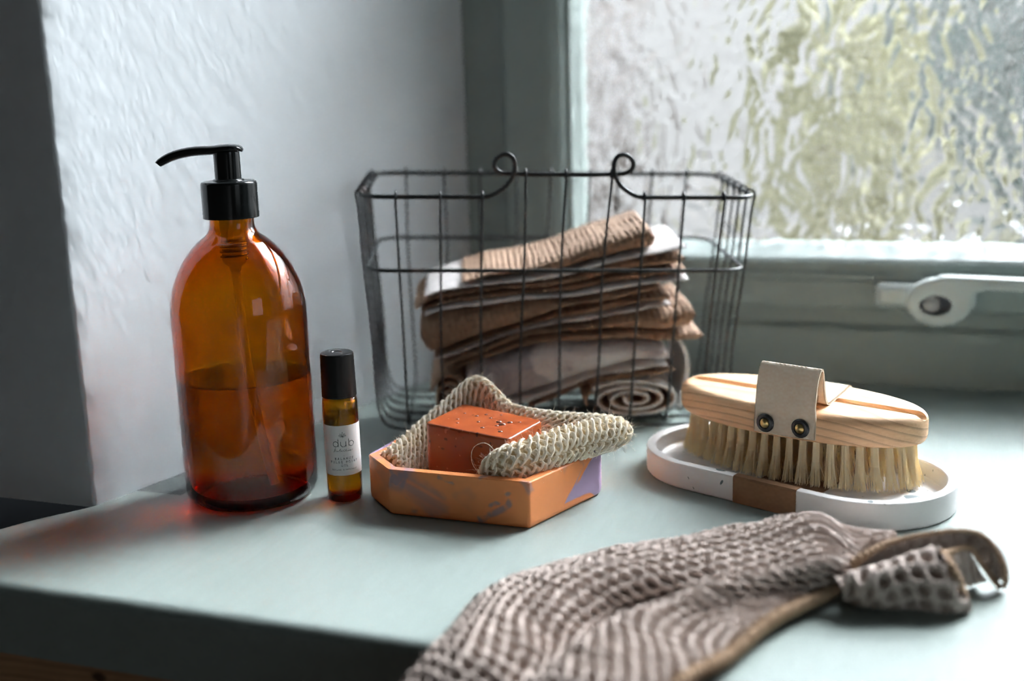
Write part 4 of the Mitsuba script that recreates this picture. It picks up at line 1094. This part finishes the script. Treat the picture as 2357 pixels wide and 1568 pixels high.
P('m_terrazzo', proc(terrazzo), 0.5, 0.4)
add('oval_tray', tm, 'm_terrazzo', smooth=40)
lab('oval_tray', 'white oval terrazzo tray with dark flecks and a brown paper band under the brush', 'tray')
g_ = 0.00035
cs = [(-TR - g_, 0.0004), (-TR - g_, TH - 0.001), (-TR + 0.0003, TH + g_ * .6), (-TR + 0.0011, TH + g_), (-TR + 0.0052, TH + g_), (-TR + 0.0074, TH - 0.0012), (-TR + 0.0100, 0.0066), (-TR + 0.0125, 0.0060), (TR - 0.0125, 0.0060), (TR - 0.0100, 0.0066), (TR - 0.0074, TH - 0.0012), (TR - 0.0052, TH + g_), (TR - 0.0011, TH + g_), (TR + g_, TH - 0.001), (TR + g_, 0.0004)]
cs = np.array(cs); tk = 0.0003
dcs = np.gradient(cs, axis=0); ncs = np.stack([-dcs[:, 1], dcs[:, 0]], 1); ncs /= np.linalg.norm(ncs, axis=1, keepdims=True)
band = np.concatenate([cs, (cs - ncs * tk)[::-1]])
sl = loft([tl(np.concatenate([np.full((len(band), 1), u_), band], 1)) for u_ in (-0.0100, 0.0285)], False, False)
q1 = tl(np.concatenate([np.full((len(band), 1), -0.0100), band], 1)); q2 = tl(np.concatenate([np.full((len(band), 1), 0.0285), band], 1))
m_ = len(cs); i_ = np.arange(m_ - 1)
endf = np.stack([i_, i_ + 1, 2 * m_ - 2 - i_, 2 * m_ - 1 - i_], 1)
slv = cat([sl, tri(q1, endf[:, ::-1]), tri(q2, endf)])
P('m_kraft', proc(lambda p, n, uv: mix((0.20, 0.105, 0.055), (0.26, 0.145, 0.082), noise(p.x * 700, p.y * 700, p.z * 700) * 0.6 + 0.4 * noise(p.x * 120, p.y * 120, p.z * 120))), 0.85, 0.15)
add('oval_tray__paper_band', slv, 'm_kraft', smooth=25)
labels['oval_tray__paper_band'] = {'label': 'brown kraft paper band'}

# ------------------------------------------------------------------ body brush
QC, QA = np.array([-0.0590, 0.6655]), -0.385
QL, QW = 0.0765, 0.0363
QZ0, QZ1 = 0.0315, 0.0485
def ql(p):
    p = np.asarray(p, float); c_, s_ = math.cos(QA), math.sin(QA)
    return np.concatenate([np.stack([QC[0] + p[..., 0] * c_ - p[..., 1] * s_, QC[1] + p[..., 0] * s_ + p[..., 1] * c_], -1), p[..., 2:]], -1)
th = np.linspace(0, 2 * np.pi, 400, endpoint=False)
br2 = np.stack([QL * np.sign(np.cos(th)) * np.abs(np.cos(th)) ** 0.96, QW * np.sign(np.sin(th)) * np.abs(np.sin(th)) ** 0.94], 1)
br2 = resample(br2, 260)
prof_b = [(0.0030, QZ0), (0.0014, QZ0 + 0.0006), (0.0004, QZ0 + 0.0022), (0.0, QZ0 + 0.0045), (0.0, QZ1 - 0.0062)] + [(0.0055 * (1 - math.cos(a)), QZ1 - 0.0055 + 0.0055 * math.sin(a)) for a in np.linspace(0.1, math.pi / 2, 8)]
wm = loft([ring3(offset_ring(br2, d), z) for d, z in prof_b])
gv = trimesh.creation.capsule(height=QL * 2 - 0.0115, radius=0.0043, count=[24, 24])
gv.apply_translation(-gv.bounds.mean(0))
gv.apply_transform(trimesh.transformations.rotation_matrix(math.pi / 2, (0, 1, 0)))
gv.apply_translation((0.0045, 0.0, QZ1 + 0.0004))
wm.merge_vertices(); gv.merge_vertices()
wm = trimesh.boolean.difference([wm, gv], engine='manifold')
wm.apply_transform(np.array([[math.cos(QA), -math.sin(QA), 0, QC[0]], [math.sin(QA), math.cos(QA), 0, QC[1]], [0, 0, 1, 0], [0, 0, 0, 1.0]]))


def beech(p, n, uv):
    c_, s_ = math.cos(QA), math.sin(QA)
    u = (p.x - QC[0]) * c_ + (p.y - QC[1]) * s_; v = -(p.x - QC[0]) * s_ + (p.y - QC[1]) * c_
    # end-to-end rings of a plank, cut so that they bow along the sides
    d = p.z * 1.0 + dr.square(u + 0.02) * 1.1 + v * 0.20 + 0.0030 * fbm(u * 18, v * 25, p.z * 40)
    r_ = d * 230
    f = r_ - dr.floor(r_)
    line = smoothstep(0.55, 0.97, f) * smoothstep(1.0, 0.97, f)
    fleck = noise(u * 160, v * 900, p.z * 900)
    c = mix((0.76, 0.475, 0.265), (0.84, 0.555, 0.33), fleck)
    return mix(c, (0.42, 0.215, 0.095), line * 0.65)


P('m_beech', proc(beech), 0.55, 0.3)
add('body_brush__back', wm, 'm_beech', smooth=32)
labels['body_brush__back'] = {'label': 'oval pale wooden back with a groove along its top'}
scene['m_bristle'] = {'type': 'principledthin', 'base_color': proc(lambda p, n, uv: mix((0.93, 0.77, 0.49), (0.98, 0.90, 0.68), noise(p.x * 900, p.y * 900, p.z * 60))), 'roughness': 0.5, 'diff_trans': 0.5, 'spec_trans': 0.0, 'eta': 1.4}
rb = np.random.default_rng(21)
tufts = []
for sc_, nt, nf_ in ((0.895, 42, 62), (0.66, 30, 40), (0.42, 18, 34), (0.16, 6, 34)):
    # evenly spaced along the oval
    tt = np.linspace(0, 2 * np.pi, 800); el = np.stack([QL * sc_ * np.cos(tt), QW * (sc_ - 0.02) * np.sin(tt)], 1)
    s_ = np.r_[0, np.cumsum(np.linalg.norm(np.diff(el, axis=0), axis=1))]
    pos = np.stack([np.interp((np.arange(nt) + 0.5 * (sc_ < 0.8)) / nt * s_[-1], s_, el[:, k]) for k in (0, 1)], 1)
    for p_ in pos: tufts.append((p_, nf_, sc_))
for (p_, nf_, sc_) in tufts:
    fl_ = p_ / np.array([QL, QW]) * np.array([0.0040, 0.0034])
    a = rb.uniform(0, 2 * np.pi, nf_); r_ = np.sqrt(rb.uniform(0, 1, nf_))
    d2 = np.stack([r_ * np.cos(a), r_ * np.sin(a)], 1)
    root = np.c_[p_ + d2 * 0.0018, np.full(nf_, QZ0 + 0.002)]
    mid_ = np.c_[p_ + fl_ * 0.30 + d2 * 0.0022 + rb.normal(size=(nf_, 2)) * 0.0001, np.full(nf_, 0.020)]
    tip_ = np.c_[p_ + fl_ + d2 * 0.0037 + rb.normal(size=(nf_, 2)) * 0.0004, 0.0062 + np.abs(rb.normal(size=nf_)) * 0.0007]
    if sc_ > 0.8:
        for k_ in range(2):
            i_ = rb.integers(nf_); tip_[i_, :2] += rb.normal(size=2) * 0.0035
    th3 = np.arange(3) / 3 * 2 * np.pi
    o3 = np.stack([np.cos(th3), np.sin(th3), 0 * th3], 1)
    rad_ = np.array([0.00026, 0.00024, 0.00014])
    V = np.stack([c_[:, None] + o3 * r0_ for c_, r0_ in zip((root, mid_, tip_), rad_)], 1)   # nf,3,3,3
    V = ql(V.reshape(-1, 3))
    f1 = []
    for k_ in (0, 1):
        for j_ in range(3):
            A_, B_ = k_ * 3 + j_, k_ * 3 + (j_ + 1) % 3
            f1 += [(A_, B_, B_ + 3), (A_, B_ + 3, A_ + 3)]
    f1.append((6, 8, 7))
    f1 = np.array(f1)[:, ::-1]
    Fa = (f1[None] + (np.arange(nf_) * 9)[:, None, None]).reshape(-1, 3)
    add('body_brush__bristle_tuft', trimesh.Trimesh(V, Fa, process=False), 'm_bristle')
labels['body_brush__bristle_tuft'] = {'label': 'tuft of cream plant bristles'}


def canvas(p, n, uv):
    return mix((0.88, 0.73, 0.56), (0.95, 0.83, 0.68), noise(p.x * 800, p.y * 800, p.z * 800))


def canvas_b(p, n, uv):
    u = uv.x * 2400; v = uv.y * 2400
    edge = smoothstep(0.0095, 0.0105, dr.abs(uv.x)) * smoothstep(0.0145, 0.0135, dr.abs(uv.x))
    tw = dr.sin(u + v); ew = dr.sin(v * 0.42) * 1.7
    return tw * (1 - edge) + ew * edge


P('m_canvas', proc(canvas), 0.9, 0.1, bump=(canvas_b, 0.00022), eps=1e-4, sheen=0.3)
# profile across the brush, (v, z): up the front, a slack fold, then flat to the back and down
sv = [(-0.0372, 0.0335), (-0.0373, 0.0400), (-0.0368, 0.0450), (-0.0358, 0.0530), (-0.0343, 0.0630), (-0.0318, 0.0705), (-0.0290, 0.0732), (-0.0262, 0.0715), (-0.0236, 0.0650), (-0.0205, 0.0560), (-0.0160, 0.0510), (-0.0080, 0.0497), (0.0060, 0.0494), (0.0220, 0.0494), (0.0325, 0.0492), (0.0362, 0.0475), (0.0375, 0.0430), (0.0374, 0.0350)]
sv = np.array(sv); ds = np.r_[0, np.cumsum(np.linalg.norm(np.diff(sv, axis=0), axis=1))]
svd = CubicSpline(ds, sv)(np.linspace(0, ds[-1], 120)); dd = np.linspace(0, ds[-1], 120)
wu = np.linspace(-0.0183, 0.0183, 40)
cu_ = np.interp(svd[:, 0], [-0.037, -0.028, 0.037], [0.0105, 0.0108, -0.0015])
cu_ = cu_ + np.interp(dd, [0, 0.04, 0.055, ds[-1]], [0.0, 0.0, 0.0, 0.0])
tgs = np.gradient(svd, axis=0); tgs /= np.linalg.norm(tgs, axis=1, keepdims=True); nrs = np.stack([-tgs[:, 1], tgs[:, 0]], 1)
G = np.zeros((120, 40, 3)); G2 = np.zeros_like(G)
for i in range(120):
    G[i, :, 0] = cu_[i] + wu; G[i, :, 1] = svd[i, 0]; G[i, :, 2] = svd[i, 1]
    G2[i] = G[i]; G2[i, :, 1] -= nrs[i, 0] * 0.0013; G2[i, :, 2] -= nrs[i, 1] * 0.0013
# front end follows the oval of the wood
def bow(G_):
    u_ = G_[..., 0]; s_ = 1 - np.sqrt(np.clip(1 - (u_ / QL) ** 2, 0, 1))
    w_ = np.clip((0.052 - G_[..., 2]) / 0.008, 0, 1) * np.sign(G_[..., 1]) * (np.abs(G_[..., 1]) > 0.03)
    G_[..., 1] -= w_ * s_ * QW * 0.9
bow(G); bow(G2)
nrm = np.cross(np.gradient(G, axis=0), np.gradient(G, axis=1))
up1 = 1 if nrm[60, 20, 2] > 0 else -1
A_ = G if True else G2
outerS, innerS = (G, G2)
Va = np.concatenate([ql(outerS).reshape(-1, 3), ql(innerS).reshape(-1, 3)])
fo = grid_faces(120, 40); fi = fo[:, ::-1] + 4800
bi = np.r_[np.arange(40), np.arange(1, 120) * 40 + 39, 119 * 40 + np.arange(38, -1, -1), np.arange(118, 0, -1) * 40]
bj = np.roll(bi, -1)
fs_ = np.stack([bi, bi + 4800, bj + 4800, bj], 1)
Fq = np.vstack([fo, fi, fs_])
sm = tri(Va, Fq)
if sm.volume < 0: sm.invert()
UVg = np.stack([np.broadcast_to(wu, (120, 40)), np.broadcast_to(dd[:, None], (120, 40))], -1).reshape(-1, 2)
scene['body_brush__strap'] = ply(sm, 'm_canvas', smooth=True, uv=np.concatenate([UVg, UVg]))
labels['body_brush__strap'] = {'label': 'cream woven canvas hand strap'}
P('m_rivet', (0.012, 0.013, 0.016), 0.25, 0.6)
P('m_brass', (0.55, 0.42, 0.18), 0.22, metallic=1.0)
for u_ in (-0.0005, 0.0205):
    pr = lathe([(0.0054, 0.0), (0.0054, 0.0006), (0.0047, 0.0014), (0.0034, 0.0016), (0.0029, 0.0008), (0.0, 0.0008)], 36)
    dm = lathe([(0.0029, 0.0006), (0.0026, 0.0014), (0.0017, 0.0019), (0.0, 0.0021)], 28)
    vy = -0.0373 + (1 - math.sqrt(1 - (u_ / QL) ** 2)) * QW
    for nm, m in (('rivet', pr), ('rivet__dome', dm)):
        m.apply_transform(trimesh.transformations.rotation_matrix(math.pi / 2, (1, 0, 0)))
        m.vertices = ql(np.array(m.vertices) + [u_, vy, 0.0395])
        if nm == 'rivet': kr = add('body_brush__rivet', m, 'm_rivet', smooth=35)
        else: add(kr + '__dome', m, 'm_brass', smooth=35)
        labels[kr] = {'label': 'black ring rivet with brass centre'}
lab('body_brush', 'oval wooden body brush with cream bristles and canvas strap, lying on the white oval tray', 'brush')

# ------------------------------------------------------------------ waffle cloth in the foreground
CL = [[(-0.1766, 0.3911, 0.0040), (-0.1699, 0.3895, 0.0100), (-0.1552, 0.3810, 0.0140), (-0.1444, 0.3811, 0.0100), (-0.1337, 0.3832, 0.0040), (-0.1175, 0.3742, 0.0130), (-0.0986, 0.3727, 0.0140), (-0.0851, 0.3775, 0.0100), (-0.0777, 0.3855, 0.0060)],
      [(-0.1774, 0.4347, 0.0020), (-0.1711, 0.4325, 0.0100), (-0.1511, 0.4160, 0.0150), (-0.1348, 0.4125, 0.0110), (-0.1238, 0.4160, 0.0040), (-0.1072, 0.4060, 0.0150), (-0.0888, 0.4021, 0.0130), (-0.0724, 0.4056, 0.0090), (-0.0648, 0.4111, 0.0060)],
      [(-0.1488, 0.4914, 0.0010), (-0.1400, 0.4765, 0.0120), (-0.1222, 0.4488, 0.0170), (-0.1107, 0.4494, 0.0100), (-0.1052, 0.4507, 0.0050), (-0.0896, 0.4310, 0.0180), (-0.0760, 0.4353, 0.0120), (-0.0620, 0.4374, 0.0080), (-0.0531, 0.4441, 0.0060)],
      [(-0.1183, 0.5165, 0.0020), (-0.1103, 0.5001, 0.0140), (-0.0950, 0.4709, 0.0180), (-0.0849, 0.4637, 0.0140), (-0.0781, 0.4632, 0.0120), (-0.0652, 0.4586, 0.0190), (-0.0556, 0.4626, 0.0120), (-0.0472, 0.4627, 0.0080), (-0.0413, 0.4674, 0.0060)],
      [(-0.0775, 0.5427, 0.0040), (-0.0721, 0.5193, 0.0180), (-0.0637, 0.4950, 0.0200), (-0.0550, 0.4795, 0.0190), (-0.0497, 0.4746, 0.0180), (-0.0450, 0.4735, 0.0190), (-0.0387, 0.4765, 0.0130), (-0.0338, 0.4791, 0.0090), (-0.0300, 0.4855, 0.0060)],
      [(-0.0464, 0.5628, 0.0060), (-0.0422, 0.5349, 0.0220), (-0.0344, 0.5116, 0.0240), (-0.0305, 0.4991, 0.0220), (-0.0277, 0.4920, 0.0200), (-0.0255, 0.4876, 0.0190), (-0.0240, 0.4901, 0.0140), (-0.0231, 0.4933, 0.0090), (-0.0224, 0.4979, 0.0050)],
      [(-0.0240, 0.5619, 0.0040), (-0.0224, 0.5476, 0.0120), (-0.0197, 0.5329, 0.0140), (-0.0179, 0.5235, 0.0140), (-0.0164, 0.5164, 0.0140), (-0.0149, 0.5127, 0.0140), (-0.0156, 0.5081, 0.0120), (-0.0173, 0.5077, 0.0090), (-0.0192, 0.5100, 0.0050)],
      [(-0.0008, 0.5646, 0.0040), (-0.0004, 0.5517, 0.0100), (-0.0012, 0.5365, 0.0150), (-0.0023, 0.5258, 0.0180), (-0.0037, 0.5171, 0.0200), (-0.0047, 0.5122, 0.0210), (-0.0065, 0.5130, 0.0190), (-0.0084, 0.5182, 0.0150), (-0.0104, 0.5258, 0.0100)]]
RIM = [(-0.0216, 0.4965, 0.0120), (-0.0145, 0.4990, 0.0190), (-0.0047, 0.5072, 0.0230), (0.0099, 0.5146, 0.0260), (0.0246, 0.5188, 0.0280), (0.0358, 0.5242, 0.0250), (0.0429, 0.5212, 0.0180), (0.0463, 0.5188, 0.0090), (0.0460, 0.5219, 0.0020)]
BOT = [(-0.0210, 0.5092, 0.0030), (-0.0137, 0.5194, 0.0010), (-0.0024, 0.5292, 0.0010), (0.0111, 0.5407, 0.0010), (0.0244, 0.5402, 0.0060), (0.0314, 0.5279, 0.0140), (0.0358, 0.5260, 0.0100), (0.0404, 0.5216, 0.0050), (0.0443, 0.5213, 0.0010)]
FOLD = [[(-0.0245, 0.4837, 0.0130), (-0.0225, 0.4810, 0.0130), (-0.0212, 0.4808, 0.0110), (-0.0230, 0.4954, 0.0010)], [(-0.0114, 0.4951, 0.0150), (-0.0091, 0.4801, 0.0160), (-0.0071, 0.4797, 0.0120), (-0.0089, 0.4919, 0.0010)], [(0.0030, 0.5032, 0.0180), (0.0058, 0.4875, 0.0190), (0.0077, 0.4862, 0.0150), (0.0074, 0.4933, 0.0010)], [(0.0147, 0.5066, 0.0210), (0.0190, 0.4950, 0.0210), (0.0217, 0.4910, 0.0170), (0.0274, 0.4967, 0.0010)], [(0.0174, 0.5074, 0.0210), (0.0224, 0.4936, 0.0210), (0.0253, 0.4920, 0.0160), (0.0299, 0.4983, 0.0010)]]
CL = np.array(CL)
hang = CL[0] + np.array([-0.012, -0.030, -0.022]) * np.array([1, 1, 1])
hang2 = CL[0] + np.array([-0.020, -0.036, -0.070])
hang[:, 2] = np.minimum(hang[:, 2], -0.006 + 0.3 * CL[0][:, 2]); 
CLX = np.concatenate([hang2[None], hang[None], CL])


def pgrid(G_, nu, nv):
    """smooth grid through control rows, spaced by arc length"""
    G_ = np.asarray(G_, float)
    du = np.r_[0, np.cumsum(np.linalg.norm(np.diff(G_, axis=0), axis=2).mean(1))]
    A_ = PchipInterpolator(du, G_, axis=0)(np.linspace(0, du[-1], nu))
    dv_ = np.r_[0, np.cumsum(np.linalg.norm(np.diff(A_, axis=1), axis=2).mean(0))]
    return CubicSpline(dv_, A_, axis=1)(np.linspace(0, dv_[-1], nv)), du[-1], dv_[-1]


def arclen(S):
    U_ = np.concatenate([np.zeros((1, S.shape[1])), np.cumsum(np.linalg.norm(np.diff(S, axis=0), axis=2), 0)], 0)
    V_ = np.concatenate([np.zeros((S.shape[0], 1)), np.cumsum(np.linalg.norm(np.diff(S, axis=1), axis=2), 1)], 1)
    return U_, V_


def waffle(S, pitch, depth, seed, flip=1, rot=0.0):
    U_, V_ = arclen(S)
    q_ = np.stack([U_ * 60, V_ * 60, 0 * U_], -1)
    wu_ = (meshkit.noise(q_, seed) - 0.5) * pitch * 0.55; wv_ = (meshkit.noise(q_, seed + 1) - 0.5) * pitch * 0.55
    c_, s_ = math.cos(rot), math.sin(rot)
    a_ = (c_ * U_ - s_ * V_ + wu_) / pitch; b_ = (s_ * U_ + c_ * V_ + wv_) / pitch
    # rounded knit ridges around small deep holes
    ca_, cb_ = ((a_ % 1) - 0.5) * 2, ((b_ % 1) - 0.5) * 2
    rr2 = np.sqrt(ca_ ** 2 + cb_ ** 2 + 0.25 * ca_ * cb_)
    pit = np.clip((0.86 - rr2) / 0.42, 0, 1); pit = pit * pit * (3 - 2 * pit)
    ridge = 1 - pit - 0.10 * np.clip(1.0 - np.maximum(np.abs(ca_), np.abs(cb_)), 0, 1)
    rnd = meshkit.noise(np.stack([np.floor(a_), np.floor(b_), 0 * a_], -1) * 1.0 + 0.5, seed + 2)
    h_ = ridge * (0.80 + 0.4 * rnd) + 0.0 * rnd + 0.16 * (meshkit.noise(np.stack([U_ * 1100, V_ * 1100, 0 * U_], -1), seed + 5) - 0.5)
    N_ = grid_normals(S, flip)
    from scipy.ndimage import gaussian_filter1d
    for k in (0, 1): N_ = gaussian_filter1d(N_, 6, axis=k)
    N_ /= np.linalg.norm(N_, axis=2, keepdims=True)
    lump = 0.0035 * (meshkit.fbm(np.stack([U_ * 48, V_ * 48, 0 * U_], -1), 3, seed + 7) - 0.5)
    return S + N_ * (depth * (h_ - 0.7) + lump)[..., None], h_


def towel_col(p, n, uv):
    return mix((0.36, 0.295, 0.262), (0.53, 0.45, 0.408), noise(p.x * 700, p.y * 700, p.z * 700) * 0.6 + 0.4 * noise(p.x * 60, p.y * 60, p.z * 60))


P('m_towel', proc(towel_col), 0.95, 0.1, bump=(lambda p, n, uv: noise(p.x * 1500, p.y * 1500, p.z * 1500), 0.0003), eps=2e-4, sheen=0.4)
P('m_hem', proc(lambda p, n, uv: mix((0.25, 0.165, 0.105), (0.42, 0.29, 0.195), noise(p.x * 600, p.y * 600, p.z * 600))), 0.95, 0.1, sheen=0.3)
S1, l1, l2 = pgrid(CLX, 760, 330)
fl = 1 if grid_normals(S1)[350, 165, 2] > 0 else -1
M1, _ = waffle(S1, 0.0064, 0.0072, 40, fl)
M1[..., 2] = np.where((M1[..., 1] > 0.403), np.maximum(M1[..., 2], 0.0008), M1[..., 2])
f1 = grid_faces(760, 330)
BOT = np.array(BOT); BOT[1:5, 1] = np.array(RIM)[1:5, 1] + [0.010, 0.011, 0.012, 0.010]
S2, _, _ = pgrid(np.stack([np.array(RIM), np.array(RIM) * 0.62 + np.array(BOT) * 0.38 + np.array([0, 0.004, 0.002]), np.array(BOT)]), 90, 260)
M2, _ = waffle(S2, 0.0066, 0.0018, 60, -1)
S3, _, _ = pgrid(np.array(FOLD), 200, 130)
fl3 = 1 if grid_normals(S3)[100, 30, 2] > 0 else -1
M3, _ = waffle(S3, 0.0076, 0.0046, 80, fl3)
IN = np.array([[(0.0195, 0.5050, 0.0205), (0.0245, 0.5135, 0.0195), (0.0305, 0.5195, 0.0180), (0.0350, 0.5215, 0.0110), (0.0395, 0.5215, 0.0050)],
      [(0.0225, 0.5060, 0.0100), (0.0255, 0.5130, 0.0100), (0.0295, 0.5190, 0.0090), (0.0330, 0.5225, 0.0060), (0.0370, 0.5235, 0.0030)],
      [(0.0250, 0.5030, 0.0010), (0.0265, 0.5100, 0.0010), (0.0290, 0.5170, 0.0010), (0.0315, 0.5225, 0.0010), (0.0350, 0.5240, 0.0010)]])
S4, _, _ = pgrid(IN, 60, 80)
M4, _ = waffle(S4, 0.0066, 0.0014, 90, -1)
tw = [tri(M4.reshape(-1, 3), grid_faces(60, 80)), tri(M1.reshape(-1, 3), f1 if fl > 0 else f1[:, ::-1]), tri(M2.reshape(-1, 3), grid_faces(90, 260)), tri(M3.reshape(-1, 3), grid_faces(200, 130) if fl3 > 0 else grid_faces(200, 130)[:, ::-1])]
add('waffle_cloth', cat(tw), 'm_towel', smooth=True)
lab('waffle_cloth', 'crumpled taupe waffle knit cloth in the foreground, draped over the front edge of the sill', 'cloth')


def whip(path, rad, pitch, n):
    """a rolled hem with slanted stitches"""
    p_ = smoothline(path, n); s_ = np.r_[0, np.cumsum(np.linalg.norm(np.diff(p_, axis=0), axis=1))]
    m = tube(p_, rad if np.isscalar(rad) else np.interp(np.linspace(0, 1, n), np.linspace(0, 1, len(rad)), rad), 14)
    v = np.array(m.vertices); k_ = np.repeat(np.arange(n), 14); a_ = np.tile(np.arange(14) / 14 * 2 * np.pi, n)
    st_ = np.zeros(len(v)); st_[:n * 14] = np.sin(2 * np.pi * s_[k_] / pitch + a_ * 1.0) * (0.7 + 0.6 * meshkit.noise(np.stack([s_[k_] * 300, a_, 0 * a_], 1), 3))
    c_ = np.zeros_like(v); c_[:n * 14] = p_[k_]; d = v - c_; d[n * 14:] = 0
    v = v + d * (0.16 * st_)[:, None]
    return trimesh.Trimesh(v, m.faces, process=False)


hp = CLX[:, -1] + np.array([0.0012, -0.0012, 0.0006])
hp = np.vstack([hp[:-3], np.array([(-0.0225, 0.4960, 0.0085), (-0.0185, 0.4975, 0.0150)]), np.array(RIM)[1:]])
add('waffle_cloth__hem', whip(hp, [0.003] * 9 + [0.0024, 0.0017, 0.0011, 0.0010, 0.0010, 0.0010, 0.0010], 0.0030, 900), 'm_hem', smooth=True)
fe = np.array(FOLD)[-1]
add('waffle_cloth__hem', whip(np.vstack([fe[0] + [0.001, 0.0005, 0], fe[1], fe[2], (fe[2] + fe[3]) / 2, fe[3]]), 0.0019, 0.0028, 200), 'm_hem', smooth=True)
add('waffle_cloth__hem', whip([(0.0195, 0.5065, 0.0215), (0.0250, 0.5150, 0.0205), (0.0310, 0.5210, 0.0195), (0.0350, 0.5225, 0.0140), (0.0400, 0.5225, 0.0075), (0.0445, 0.5215, 0.0015)], 0.0013, 0.0026, 160), 'm_hem', smooth=True)
labels['waffle_cloth__hem'] = {'label': 'brown whip-stitched rolled hem'}
